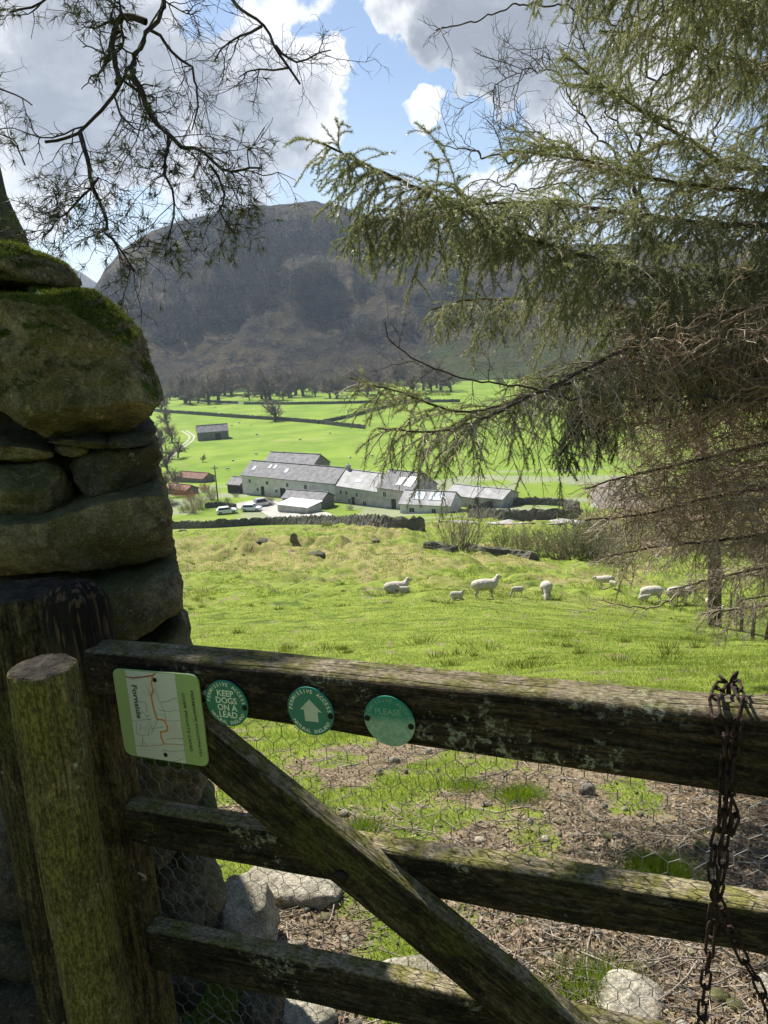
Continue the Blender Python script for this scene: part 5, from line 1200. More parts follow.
gable('flat_roof_shed', 'low shed with a white sheet roof in front of the farmhouse', 'shed', H_(278, 512), H_(308, 514), 4.5, 1.6, 0, M['greyrender'], M['white'], flat=True)
gable('pale_shed', 'pale roofed shed beside the glazed outbuilding, half behind spruce twigs', 'shed', H_(446, 505), H_(474, 507), 7, 2.2, 1.4, M['greyrender'], M['slate2'])
gable('pale_shed', 'second pale roofed shed farther right behind the hanging spruce twigs', 'shed', H_(478, 507), H_(502, 508), 7, 2.0, 1.2, M['greyrender'], M['slate2'])
gable('rusty_shed', 'farther of two rusty red roofed sheds left of the farm', 'shed', H_(177, 482), H_(203, 483), 5, 1.5, 1.2, M['rubble'], M['rustroof'])
gable('rusty_shed', 'nearer of two rusty red roofed sheds left of the farm, half behind shrubs', 'shed', H_(166, 494), H_(186, 495), 4, 1.4, .9, M['rubble'], M['rustroof'])
gable('hipped_barn', 'brown roofed barn half seen through the spruce twigs on the right', 'barn', H_(590, 506), H_(640, 510), 9, 2.6, 3.0, M['greyrender'], simple('brown_slate', (.16, .135, .115), .9, .3, 1))
gable('field_barn', 'small grey stone field barn standing alone beyond the farm', 'barn', H_(198, 441), H_(229, 438.5), 7.5, 3.4, 2.6, M['rubble'], M['slate'], doors=[(8.5, 2.2, 2.6)], over=.15)

# ---- walls of dry stone running across the valley
def stone_wall(name, label, pts, h, w, mat, seed, group=None, step=.45, cat='stone wall'):
    P = smoothline([H_(*p) for p in pts], 8); R__, L = resample(P, step); n = len(R__); T = np.gradient(R__, axis=0); T[:, 2] = 0; T = norm(T); N_ = np.stack([-T[:, 1], T[:, 0], T[:, 2]*0], 1)
    prof = [(-w/2-.1, -.6), (-w/2, .1*h), (-w*.42, .45*h), (-w*.34, .8*h), (-w*.30, h), (0, h*1.07), (w*.30, h), (w*.34, .8*h), (w*.42, .45*h), (w/2, .1*h), (w/2+.1, -.6)]
    g = np.random.default_rng(seed); V = []; Rz = gz0(R__[:, 0], R__[:, 1])
    for k, (a, b) in enumerate(prof):
        j_ = .045 + (.09 if 3 <= k <= 7 else 0)
        V.append(R__ * [1, 1, 0] + np.array([0, 0, 1.0]) * (Rz + b + j_ * g.normal(size=n) * h)[:, None] + N_ * (a + .045 * g.normal(size=n))[:, None])
    V = np.stack(V, 1).reshape(-1, 3); kk = len(prof); i, j = np.meshgrid(np.arange(n-1), np.arange(kk-1), indexing='ij'); i = i.ravel(); j = j.ravel()
    Fc = np.stack([i*kk+j, i*kk+j+1, (i+1)*kk+j+1, (i+1)*kk+j], 1).tolist(); Fc.append(list(range(kk))); Fc.append([(n-1)*kk + q for q in range(kk)][::-1])
    o = mesh_np(name, V, Fc, mat, None, smooth=False); tag(o, label, cat, group); return o
stone_wall('pasture_wall', 'dark dry stone wall along the far edge of the sheep pasture, before the farm', [(130, 530), (176, 529), (215, 528), (270, 525), (330, 525), (380, 527), (424, 531)], 1.25, .6, M['farwall'], 1)
gw_ = 'stone walls dividing the valley fields'
stone_wall('field_wall', 'long dark wall crossing the field just beyond the stone barn', [(150, 411), (169, 413), (225, 417), (300, 422), (365, 429)], 1.7, .8, M['farwall'], 2, gw_)
stone_wall('field_wall', 'short wall running right and away from the lone field tree', [(318, 424), (352, 417), (390, 407), (430, 400)], 1.5, .8, M['farwall'], 3, gw_)
stone_wall('field_wall', 'farthest wall left of the white gate, below the row of trees', [(180, 399.5), (205, 402), (238, 404)], 1.5, .8, M['farwall'], 4, gw_)
stone_wall('field_wall', 'farthest wall right of the white gate, below the row of trees', [(244, 404.5), (300, 404.5), (380, 403), (460, 402)], 1.5, .8, M['farwall'], 5, gw_)
stone_wall('ruined_wall', 'low tumbled wall right of the grey shrub at the far side of the pasture', [(466, 550), (490, 554), (512, 556), (534, 560)], .55, .9, M['farwall'], 6)
stone_wall('ruined_wall', 'short broken wall stub left of the grey shrub', [(424, 548), (440, 549), (455, 552)], .5, .8, M['farwall'], 7)
stone_wall('pen_wall', 'curved dark wall of the farm pen seen beneath the spruce twigs', [(468, 513), (500, 506), (545, 505), (575, 509), (572, 517), (540, 521), (500, 520), (470, 519)], 1.3, .6, M['farwall'], 8)
stone_wall('yard_wall', 'low dark wall in the yard beside the rusty sheds', [(205, 508), (220, 507), (236, 509)], 1.1, .6, M['farwall'], 9)

# ---- farm track
def strip(name, pts, w, mat, dz=.05, off=0.0):
    P = smoothline([H_(*p) for p in pts], 8); R__, L = resample(P, 1.5); T = np.gradient(R__, axis=0); T[:, 2] = 0; T = norm(T); N_ = np.stack([-T[:, 1], T[:, 0], T[:, 2]*0], 1)
    A = R__ + N_ * (off - w/2); B = R__ + N_ * (off + w/2); A[:, 2] = gz(A[:, 0], A[:, 1]) + dz; B[:, 2] = gz(B[:, 0], B[:, 1]) + dz; V = np.stack([A, B], 1).reshape(-1, 3); n = len(R__)
    return tag(mesh_np(name, V, [[2*i, 2*i+1, 2*i+3, 2*i+2] for i in range(n-1)], mat), kind='structure')
M['track'] = simple('track_gravel', (0.36, 0.34, 0.30), 0.95, 0.15, 0.5)
for off in (-1.0, 1.0): strip('path', [(184, 431), (189, 434), (192, 437), (189, 442), (182, 447), (174, 453), (165, 462)], .9, M['track'], .08, off)
strip('farmyard', [(232, 508), (262, 503), (290, 517), (330, 514)], 6, M['track'], .10)
strip('lane', [(430, 523), (500, 523), (560, 522), (640, 524)], 4, M['track'], .10)
# ---- white field gate far away
def far_gate(p, w=3.2):
    root = empty('white_gate', p, 'small white gate between the two farthest field walls', 'gate')
    for s in (-1, 1): mb = MB(); mb.box(p[0]+s*w/2-.1, p[1]-.1, p[2]-.2, p[0]+s*w/2+.1, p[1]+.1, p[2]+1.5); mb.build('gate_post', M['white'], root)
    for k in range(4): mb = MB(); mb.box(p[0]-w/2+.1, p[1]-.05, p[2]+.25+.28*k, p[0]+w/2-.1, p[1]+.05, p[2]+.40+.28*k); mb.build('bar', M['white'], root)
far_gate(H_(241, 404.5))
# ---- telegraph pole
pp = H_(218, 501); root = empty('telegraph_pole', pp, 'tall thin telegraph pole beside the farm entrance', 'pole'); mb = MB(); mb.tube([pp + [0,0,-.3], pp + [0,0,8.3]], [.16, .11], 8); mb.build('pole', M['bark'], root, smooth=True)
mb = MB(); mb.box(pp[0]-.7, pp[1]-.06, pp[2]+7.6, pp[0]+.7, pp[1]+.06, pp[2]+7.75); mb.build('crossarm', M['bark'], root)
for s in (-.6, 0, .6): mb = MB(); mb.tube([pp + [s, 0, 7.75], pp + [s, 0, 7.95]], [.06, .05], 6); mb.build('insulator', M['frame'], root)
# ---- parked cars
def car(p, rz, mat, label, van=False):
    root = empty('parked_car', p, label, 'car', 'vehicles parked in the farmyard', rz); mm = Matrix.Translation([float(a) for a in p]) @ Matrix.Rotation(rz, 4, 'Z')
    L, w = 4.3, .85
    prof = [(-2.15,.45),(-2.12,.95),(-1.95,1.0),(-1.6,1.48 if not van else 1.8),(.35,1.50 if not van else 1.85),(1.05,1.0),(1.95,.88),(2.15,.6),(2.12,.35),(-2.1,.32)]
    cab = {3, 4}; V = []; n = len(prof)
    for s in (-1, 1):
        for i, (x, z) in enumerate(prof): V.append((x, s*w*(.80 if i in cab else 1), z))
    mb = MB(); mb.add(V, [list(range(n)), [n + i for i in range(n)][::-1]] + [[i, n+i, n+(i+1) % n, (i+1) % n] for i in range(n)]); mb.build('body', mat, root, mm)
    for s in (-1, 1):
        mb = MB(); z1 = 1.42 if not van else 1.7; mb.add([(-1.75, s*w*1.005-.0*s, 1.02), (.9, s*w*1.005, 1.02), (.3, s*(w*.84+.012), z1), (-1.5, s*(w*.84+.012), z1)], [[0,1,2,3]]); mb.build('side_window', M['darkpane'], root, mm)
        for x in (-1.35, 1.35): mb = MB(); mb.tube([(x, s*w*.78, .33), (x, s*w*1.03, .33)], [.33, .33], 16); wh = mb.build('wheel', M['iron'], root, mm); mb = MB(); mb.tube([(x, s*w*1.03, .33), (x, s*w*1.05, .33)], [.19, .17], 12); mb.build('rim', M['steel'], wh, mm)
    mb = MB(); mb.add([(.38,-.68,1.47),(1.02,-.80,1.03),(1.02,.80,1.03),(.38,.68,1.47)], [[0,1,2,3]]); o = mb.build('windscreen', M['darkpane'], root, mm); o.location.z += .012; o.location.x += .01
carw = simple('car_white', (.75, .76, .77), .25, .03, 1); cars_ = simple('car_silver', (.45, .46, .47), .3, .05, 1, 0, .6)
car(H_(227, 513.5), .25, carw, 'white car parked at the left of the farmyard below the pole'); car(H_(252, 511), -.2, carw, 'white car parked left of the white roofed shed'); car(H_(263, 506), .5, cars_, 'silver van shaped car parked nearest the farmhouse wall', True)
# ---- trough by the pasture wall
tp_ = H_(327, 527.5); root = empty('water_trough', tp_, 'pale metal water trough against the dark pasture wall', 'trough'); mb = MB()
for (x0, y0, z0, x1, y1, z1) in [(-.65,-.25,.1,.65,-.21,.62),(-.65,.21,.1,.65,.25,.62),(-.65,-.21,.1,-.61,.21,.62),(.61,-.21,.1,.65,.21,.62),(-.61,-.21,.1,.61,.21,.16)]: mb.box(tp_[0]+x0, tp_[1]+y0, tp_[2]+z0+.15, tp_[0]+x1, tp_[1]+y1, tp_[2]+z1+.15)
mb.build('tank', M['steel'], root)
for s in (-.5, .5): mb = MB(); mb.box(tp_[0]+s-.08, tp_[1]-.2, tp_[2]-.1, tp_[0]+s+.08, tp_[1]+.2, tp_[2]+.25); mb.build('leg', M['greyrender'], root)

# ---------------------------------------------------------------- sheep
mt, t = newmat('fleece'); oc = t.n('ShaderNodeTexCoord').outputs['Object']; n_ = t.noise(oc, 22, 5, .6); lo = t.n('ShaderNodeSeparateXYZ', i0=oc).outputs[2]
c = t.mix(t.ramp(n_, .35, .65), (.40, .355, .28), (.60, .55, .46)); c = t.mix(t.math('MULTIPLY', t.ramp(t.noise(oc, 6, 4), .5, .7), .35), c, (.30, .27, .20))
t.set(t.bs.inputs['Base Color'], c); t.bs.inputs['Roughness'].default_value = 1; t.set(t.bs.inputs['Normal'], t.bump(t.noise(oc, 35, 4), .9, .03)); M['fleece'] = mt
def make_sheep(kind, label, group, lamb=False):
    V, Fc = SHEEP[kind]; V = V.copy()
    body = (V[:, 2] > (.33 if kind != 'lie' else 0)) & (V[:, 0] < .45)
    nz_ = .012 * fbm(V[:, 0]*18, V[:, 1]*18, V[:, 2]*18, 2, 3); ctr = np.array([-.03, 0, .5]); V = V + norm(V - ctr) * (nz_ * body)[:, None]
    if lamb:
        V[:, 1] *= .72; V[:, 0] *= .88; b = V[:, 2] > .3; V[:, 2] = np.where(V[:, 2] < .35, V[:, 2] * 1.25, V[:, 2] + .0875)
    o = mesh_np('lamb' if lamb else 'sheep', V, Fc, M['fleece'], smooth=True); tag(o, label, 'lamb' if lamb else 'sheep', group); return o
gE, gL, gD = 'ewes in the near pasture', 'lambs in the near pasture', 'sheep dotted over the valley fields'
def place(o, px, py, yaw, sc):
    p = H_(px, py, 5); n = np.array([gz(p[0]+.3, p[1]) - gz(p[0]-.3, p[1]), gz(p[0], p[1]+.3) - gz(p[0], p[1]-.3)]) / .6
    o.matrix_basis = Matrix.Translation((p[0], p[1], float(gz(p[0], p[1])))) @ Matrix.Rotation(math.atan(n[1]) * .8, 4, 'X') @ Matrix.Rotation(yaw, 4, 'Z') @ Matrix.Scale(sc, 4)
S_ = {}
def sheep(kind, px, py, yaw, sc, label, lamb=False, group=None):
    key = (kind, lamb)
    if key in S_: o = S_[key].copy(); COL.objects.link(o); o['label'] = label; o['group'] = group or (gL if lamb else gE)
    else: o = S_[key] = make_sheep(kind, label, group or (gL if lamb else gE), lamb)
    place(o, px, py, yaw, sc); return o
sheep('lie', 396, 592, R(15), 1.0, 'ewe lying down in the grass, leftmost of the flock'); sheep('lie', 404, 593.5, R(160), .52, 'lamb curled up against the lying ewe', True)
sheep('stand', 485, 598, R(8), 1.0, 'ewe standing side on with head raised, looking right'); sheep('lie', 457, 600, R(-20), .55, 'lamb lying alone left of the standing ewe', True)
sheep('graze', 518, 596, R(175), .55, 'small lamb grazing between the two middle ewes', True); sheep('graze', 547, 599, R(-105), 1.02, 'ewe grazing head down, facing the gate')
sheep('walk', 606, 592, R(160), .85, 'smaller ewe farther off under the low bare spruce limb'); sheep('stand', 613, 593.5, R(-60), .5, 'lamb close beside the far ewe under the spruce limb', True)
sheep('graze', 652, 604, R(185), .98, 'ewe grazing leftwards with a lamb in front of her'); sheep('walk', 644, 604.5, R(10), .5, 'lamb standing in front of the left grazing ewe', True)
sheep('walk', 678, 606, R(5), 1.08, 'large ewe walking right, rightmost ewe of the flock'); sheep('lie', 718, 619, R(20), .6, 'lamb lying by the fence near the dark trunk', True); sheep('stand', 708, 612, R(80), .55, 'lamb standing by the dark tree trunk', True)
for k, (px, py) in enumerate([(239, 423), (251, 426), (257, 435), (256, 455), (233, 461), (228, 470), (350, 458), (372, 457), (232, 426), (330, 434), (300, 440), (400, 440), (420, 465), (436, 474), (345, 395), (215, 408), (262, 412)]):
    key = 'graze' if k % 2 else 'lie'; sheep(key, px, py, k*1.9, 1.15, 'tiny white sheep scattered far off in the bright valley fields', False, gD)

# ---------------------------------------------------------------- fence on the right
fence = None; fp = []
M['fencewood'] = wood('fence_wood', (0.07, .06, .045), (.17, .15, .12), (.10, .11, .06), .3, .2, 4.0)
posts_ = [(764, 653, 10), (750, 642, 2), (740, 636, 0), (735, 628, 0), (731, 622, 0)]
W_p = [at(764, 652, 19), at(752, 642, 22), at(741, 637, 24.5), at(735, 629, 28), at(730, 623, 31)]
d_ = norm((W_p[0] - W_p[2]) * [1, 1, 0]); W_p = [W_p[0] + d_ * 2.6 * k for k in (3, 2, 1)] + W_p
fence = empty('wire_fence', W_p[-1], 'wire stock fence with grey timber posts at the right edge of the pasture', 'fence')
tops = []
for k, p in enumerate(W_p):
    p = np.array([p[0], p[1], float(gz0(p[0], p[1]))]); ln = .16 if k == 3 else .02 * (-1) ** k; top_ = p + np.array([ln, 0, 1.15]); tops.append((p, top_)); V_, F_ = tube_mesh([p - [0, 0, .2], (p + top_)/2, top_], [.055, .052, .05], 10)
    mb = MB(); mb.add(V_, F_); mb.build('post', M['fencewood'], fence, smooth=True)
tw = Twigs()
for f in (.12, .24, .37, .52, .68, .84, .97): tw.add([a + (b - a) * f + [0, -.055, 0] for a, b in tops], .0028, 4)
for (a0, b0), (a1, b1) in zip(tops[:-1], tops[1:]):
    for q in np.linspace(0, 1, 17)[1:-1]:
        A0 = a0 + (a1 - a0)*q; B0 = b0 + (b1 - b0)*q; tw.add([A0 + (B0 - A0)*.12 + [0, -.055, 0], A0 + (B0 - A0)*.84 + [0, -.055, 0]], .002, 3)
tw.build('wire', M['wire'], fence)

# ---------------------------------------------------------------- stones lying about
def rock(name, pc, size, seed, mat, label, group=None, rz=0.0, sub=4, p=5, sink=.35, cat='stone', rough=1.2, tilt=(0, 0)):
    D, Fi = ico(sub); O = [(math.cos(a)*size[0]*(1 if k % 2 else .86), math.sin(a)*size[2]) for k, a in enumerate(np.linspace(0, 2*np.pi, 11)[:-1] + .2)]
    V = stone_shape(D, O, size[1], p, seed, rough, 8); z = float(gz(pc[0], pc[1])) + size[2] * (1 - 2*sink)
    o = mesh_np(name, V, Fi, mat, None, Matrix.Translation((float(pc[0]), float(pc[1]), z)) @ Matrix.Rotation(rz, 4, 'Z') @ Matrix.Rotation(tilt[0], 4, 'X') @ Matrix.Rotation(tilt[1], 4, 'Y'), smooth=True)
    return tag(o, label, cat, group)
rock('leaning_stone', H_(200, 950), (.12, .10, .17), 51, M['stone'], 'grey upright stone leaning at the foot of the wall behind the gate', sub=5, sink=.15, rz=.3)
rock('rounded_stone', H_(247, 948), (.10, .10, .115), 52, M['palestone'], 'pale rounded stone in full sun beside the leaning stone', sub=5, sink=.12)
rock('flat_slab', H_(292, 893), (.20, .09, .035), 53, M['palestone'], 'long flat sunlit slab behind the gate brace', sub=5, sink=.1, rz=-.1, p=7)
rock('flat_slab', H_(402, 985), (.13, .09, .02), 54, M['palestone'], 'pale flat slab right under the crossing of brace and bottom rail', sub=5, sink=.4, rz=.2, p=7)
rock('flat_slab', H_(632, 1008), (.09, .085, .025), 55, M['palestone'], 'yellowish slab flat in the earth between the brace and the chain', sub=5, sink=.4, rz=-.5, p=6)
rock('broken_slab', H_(300, 1018), (.09, .07, .03), 56, M['palestone'], 'white broken slab at the bottom edge of the view', sub=5, sink=.3, rz=.6, p=6)
rock('broken_slab', H_(282, 962), (.04, .05, .02), 57, M['palestone'], 'small white chip of stone above the bottom rail', sub=4, sink=.3, p=6)
rock('grey_block', H_(262, 1030), (.06, .08, .09), 58, M['darkstone'], 'grey squarish block in shade below the bottom rail', sub=5, sink=.2, p=6)
rock('boulder_in_field', H_(294, 541), (.4, .35, .6), 59, M['stone'], 'upright grey boulder on the knoll in the far pasture', sink=.3)
rock('outcrop', H_(316, 556), (.8, .6, .3), 60, M['darkstone'], 'dark flat rock outcrop below the knoll', sink=.55)
rock('outcrop', H_(182, 533), (.7, .6, .4), 61, M['stone'], 'grey rock beside the wall end at the left of the pasture', sink=.3)
rock('outcrop', H_(262, 541), (.6, .5, .25), 62, M['darkstone'], 'low dark rocks left of the upright boulder', sink=.45); rock('outcrop', H_(375, 541), (.5, .5, .25), 63, M['stone'], 'low grey rock at the right end of the knoll', sink=.55)

# ---------------------------------------------------------------- grass, litter and gravel near the gate (uncountable)
g_ = np.random.default_rng(77)
def view_pts(n, y0, y1, power=1.0, x0=-.62, x1=.62):
    y = np.exp(g_.uniform(math.log(y0), math.log(y1), n)) if power == 1 else (g_.uniform(y0**(1-power+1e-6), y1**(1-power+1e-6), n)) ** (1/(1-power+1e-6))
    x = g_.uniform(x0, x1, n) * (y + .35); return x, y
def grass(n, y0, y1, hgt, wid, keep_fn, name, mat, lean=.5, power=1.0, scale_d=0.0, clump=0.0, x1=.62, wd_=None):
    x, y = view_pts(n, y0, y1, power, x1=x1); k = keep_fn(x, y); x, y = x[k], y[k]
    if clump: x = x + 0; 
    m_ = len(x); sc = (y / y0) ** scale_d; th = fbm(x*.9, y*.9, 0, 3, 91); z = gz(x, y); B = np.stack([x, y, z - .003], 1)
    hh = hgt * sc * g_.uniform(.45, 1.25, m_) * (1 + .7*np.clip(th, -.5, .8)); a = g_.uniform(0, 2*np.pi, m_); ln = np.abs(g_.normal(size=m_)) * lean
    d = norm(np.stack([np.cos(a)*ln, np.sin(a)*ln, np.ones(m_)], 1)); b = g_.uniform(0, 2*np.pi, m_); side = np.stack([np.cos(b), np.sin(b), np.zeros(m_)], 1) * (wid * (sc if wd_ is None else (y / y0) ** wd_) * g_.uniform(.6, 1.2, m_))[:, None]
    bl = Blades(); bl.add(B, B + d * hh[:, None], side); o = bl.build(name, mat); tag(o, kind='stuff'); return o
M['grass'] = leafmat('grass_blade', [(.09, .165, .016), (.145, .22, .024), (.19, .27, .03), (.25, .30, .06)], .5, .55, (1.15, 1.2, .5), .9, .3)
M['drygrass'] = leafmat('dry_grass', [(.28, .25, .13), (.42, .38, .24)], .35, .7, (1.1, 1.1, .8), 2)
dk = lambda x, y: g_.random(len(x)) > np.clip(dirtmask(x, y) * 1.75 + .12 - .25 * (fbm(x*5, y*5, 0, 3, 17) > .15), 0, .985)
M['pgrass'] = leafmat('pasture_blade', [(.12, .18, .02), (.17, .235, .03), (.22, .27, .05), (.32, .33, .12)], .5, .55, (1.15, 1.2, .6), .5, .3)
o = grass(230000, 1.35, 6.0, .030, .0013, dk, 'grass', M['grass'], .9, 1.0, .25); o['label'] = 'short green grass beyond the gate'
o = grass(280000, 6.0, 34.0, .034, .0030, lambda x, y: g_.random(len(x)) < .95, 'pasture_grass', M['pgrass'], 1.3, 1.0, .35, x1=.58, wd_=.8); o['label'] = 'sunlit grass of the sheep pasture'
o = grass(120000, 30.0, 100.0, .13, .022, lambda x, y: (fbm(x/2.2, y/2.6, 0, 3, 19) > .12) & (np.abs(x) < y*.6), 'tussock_grass', M['pgrass'], .8, 1.0, .5, x1=.58)
o = grass(40000, 1.35, 8.0, .035, .0009, lambda x, y: g_.random(len(x)) < .35 + .5*dirtmask(x, y), 'dry_grass', M['drygrass'], 2.2, 1.0, .3)
o = grass(50000, 30.0, 95.0, .15, .018, lambda x, y: g_.random(len(x)) < roughmask(x, y), 'straw_tussocks', M['drygrass'], 1.2, 1.0, .4)
# thick tufts
TF = []; M['tgrass'] = leafmat('tussock_blade', [(.06, .10, .015), (.12, .16, .025), (.22, .21, .07)], .35, .6, (1.15, 1.2, .6), .8)
def tuft(px, py, n, r, h, label):
    c = H_(px, py); x = c[0] + g_.normal(size=n)*r*.45; y = c[1] + g_.normal(size=n)*r*.45; B = np.stack([x, y, gz(x, y) - .004], 1); d = norm(np.stack([(x-c[0])/r*1.0 + g_.normal(size=n)*.3, (y-c[1])/r*1.0 + g_.normal(size=n)*.3, np.ones(n)*1.0], 1)); l = h*g_.uniform(.5, 1.2, n)[:, None]
    s = norm(np.cross(d, randdir(n))) * .0014; mid = B + d*l*.55; bl = Blades(); bl.add(B, B + d*l + np.stack([d[:, 0]*0, d[:, 1]*0, -.25*l[:, 0]*np.hypot(d[:, 0], d[:, 1])], 1), s); o = bl.build('grass_tuft', M['grass']); tag(o, label, 'grass tuft', 'thick grass tufts in the bare earth'); return o
for k in range(260):   # rushy tufts in the pasture
    y_ = math.exp(g_.uniform(math.log(9), math.log(75))); x_ = g_.uniform(-.5, .5) * y_
    if fbm(x_/6, y_/6, 0, 2, 71) < -.05: continue
    n_ = 60; r_ = g_.uniform(.08, .28); X_ = x_ + g_.normal(size=n_)*r_*.5; Y_ = y_ + g_.normal(size=n_)*r_*.5; B = np.stack([X_, Y_, gz(X_, Y_) - .01], 1); d = norm(np.stack([(X_-x_)/r_*.7, (Y_-y_)/r_*.7, np.ones(n_)], 1) + .2*g_.normal(size=(n_, 3))); TF.append((B, B + d*(g_.uniform(.08, .22)*g_.uniform(.5, 1.2, n_))[:, None], norm(np.cross(d, randdir(n_)))*.006*(y_/9)**.5))
bl = Blades()
for q in TF: bl.add(*q)
o = bl.build('pasture_tussocks', M['tgrass']); tag(o, kind='stuff')
tuft(660, 878, 2200, .10, .085, 'rounded grass tuft just above the middle rail, left of the chain'); tuft(520, 800, 1500, .10, .07, 'grass tuft under the top rail above the middle of the gate'); tuft(590, 990, 1400, .12, .06, 'grass tuft right of the brace near the bottom edge'); tuft(360, 828, 900, .08, .06, 'grass tuft just right of the brace above the middle rail'); tuft(470, 790, 900, .10, .05, 'left of the two grass tufts close under the top rail')
# leaf litter, gravel, sticks
n = 100000; x, y = view_pts(n, 1.35, 7.5); k = g_.random(n) < dirtmask(x, y)**1.3; x, y = x[k], y[k]; n = len(x); c = np.stack([x, y, gz(x, y) + .004 + .006*g_.random(n)], 1); a = randdir(n)*[1, 1, .45]; a = norm(a)*(g_.uniform(.004, .014, n))[:, None]; b = norm(np.cross(a, randdir(n)*[.6, .6, 1] + [0, 0, 1]))*(g_.uniform(.0015, .006, n))[:, None]
P_ = np.stack([c - a, c - b, c + a, c + b], 1).reshape(-1, 3); M['litter'] = leafmat('leaf_litter', [(.05, .032, .02), (.18, .115, .065), (.30, .21, .13), (.42, .34, .24), (.07, .045, .03)], .15, .7, (1, 1, 1), 3)
o = mesh_np('leaf_litter', P_, np.arange(4*n).reshape(-1, 4), M['litter']); tag(o, kind='stuff')
tw = Twigs(); x, y = view_pts(9000, 1.4, 7.0); k = g_.random(9000) < dirtmask(x, y); x, y = x[k], y[k]
m_ = len(x); l = (g_.uniform(.02, .16, m_) * np.where(g_.random(m_) < .9, 1, 2.2))[:, None]; th_ = g_.uniform(0, 6.28, m_)[:, None]; bend = g_.normal(size=m_)[:, None]*.25; q = np.array([-.5, -.17, .17, .5])[None]
X_ = x[:, None] + l*q*np.cos(th_) + bend*l*(q*q)*np.sin(th_); Y_ = y[:, None] + l*q*np.sin(th_) - bend*l*(q*q)*np.cos(th_); Z_ = gz(X_, Y_) + .005 + g_.uniform(0, .012, m_)[:, None]*np.array([1, .4, .6, 1.2])[None]; rr2_ = g_.uniform(.0007, .0026, m_)
for i in range(m_): tw.add(np.stack([X_[i], Y_[i], Z_[i]], 1), rr2_[i]*np.array([1, 1, .9, .6]), 4)
M['stick'] = leafmat('stick', [(.10, .075, .05), (.25, .20, .15), (.42, .37, .30)], 0, .8); o = tw.build('fallen_twigs', M['stick']); tag(o, kind='stuff')
D2, F2_ = ico(2); VV = []; FF = []; n4 = 0; x, y = view_pts(2600, 1.4, 7.0); k = g_.random(2600) < dirtmask(x, y)*.9 + .05; x, y = x[k], y[k]
zg = gz(x, y)
for a_, b_, z_ in zip(x, y, zg):
    s_ = np.exp(g_.normal()*.55)*.0055; v = D2 * (1 + .25*fbm(D2[:, 0]*1.5 + a_*99, D2[:, 1]*1.5, D2[:, 2]*1.5, 2, 1))[:, None] * s_ * g_.uniform(.6, 1.5, 3); VV.append(v + [a_, b_, z_ + s_*.25]); FF.append(F2_ + n4); n4 += len(v)
o = mesh_np('gravel', np.concatenate(VV), np.concatenate(FF), stonemat('gravel_stone', (.12, .105, .085), (.42, .39, .33), (.1, .1, .05), .1, 0, .1, 1.0), smooth=False); tag(o, kind='stuff')
gC = 'loose stones in the bare earth'
for k, (px, py, s) in enumerate([(480, 845, .022), (607, 838, .03), (560, 826, .022), (585, 850, .018), (545, 842, .02), (700, 850, .03), (650, 830, .022), (510, 870, .018), (430, 850, .016), (640, 815, .02), (735, 830, .03), (720, 1000, .03), (765, 990, .04), (735, 1010, .025), (560, 960, .022), (520, 925, .02), (345, 940, .02), (325, 918, .024), (335, 905, .018), (450, 915, .016), (690, 955, .02), (600, 925, .022)]):
    rock('loose_stone', H_(px, py), (s*.9, s*.7, s*.45), 700 + k, M['palestone'] if k % 4 == 0 else M['stone'], 'small loose stone lying in the bare earth beyond the gate', gC, rz=k*1.1, sub=3, sink=.2)
HAZE = 0.00011
EXPO = 1.0
# ---------------------------------------------------------------- light and sky
SAZ, SEL = R(-34), R(49)
S = np.array([math.sin(SAZ)*math.cos(SEL), math.cos(SAZ)*math.cos(SEL), math.sin(SEL)])
sd = bpy.data.lights.new('sun', 'SUN'); sd.energy = 5.0; sd.angle = R(0.53); sd.color = (1.0, 0.955, 0.88)
so = bpy.data.objects.new('sun', sd); COL.objects.link(so); so.rotation_euler = Vector(-S).to_track_quat('-Z', 'Y').to_euler(); so.location = (-20, 30, 60)
world = bpy.data.worlds.new('World'); scene.world = world; world.use_nodes = True
world.node_tree.nodes.clear(); t = NT(world.node_tree)
wo = t.n('ShaderNodeOutputWorld')
sky = t.n('ShaderNodeTexSky', sky_type='NISHITA'); sky.sun_disc = False; sky.sun_elevation = SEL; sky.sun_rotation = SAZ; sky.air_density = 1.0; sky.dust_density = 0.4; sky.ozone_density = 2.5
bg = t.n('ShaderNodeBackground'); t.set(bg.inputs[0], sky.outputs[0]); bg.inputs[1].default_value = 0.060
tc = t.n('ShaderNodeTexCoord').outputs['Generated']
dz = t.n('ShaderNodeSeparateXYZ', i0=tc)
zc = t.math('ADD', t.math('MAXIMUM', dz.outputs[2], 0.0), 0.22)
cx_ = t.math('DIVIDE', dz.outputs[0], zc); cy_ = t.math('DIVIDE', dz.outputs[1], zc)
cv = t.n('ShaderNodeCombineXYZ', i0=cx_, i1=cy_, i2=0.0).outputs[0]
nA = t.noise(cv, 2.1, 8, 0.58, 0.25); nB = t.noise(cv, 5.5, 8, 0.62, 0.3); nC = t.noise(tc, 9, 8, 0.6, 0.3)
wn = t.n('ShaderNodeTexNoise', Scale=5.0, Detail=6.0); t.set(wn.inputs['Vector'], tc); wn2 = t.n('ShaderNodeTexNoise', Scale=17.0, Detail=6.0); t.set(wn2.inputs['Vector'], tc)
def vop(op, a, b):
    nd = t.n('ShaderNodeVectorMath', operation=op); t.set(nd.inputs[0], a); t.set(nd.inputs[1], b); return nd.outputs[0]
tw_ = vop('ADD', tc, vop('ADD', vop('MULTIPLY', vop('SUBTRACT', wn.outputs[1], (.5, .5, .5)), (.17, .17, .17)), vop('MULTIPLY', vop('SUBTRACT', wn2.outputs[1], (.5, .5, .5)), (.10, .10, .10))))
tw_ = vop('NORMALIZE', tw_, (0, 0, 0))
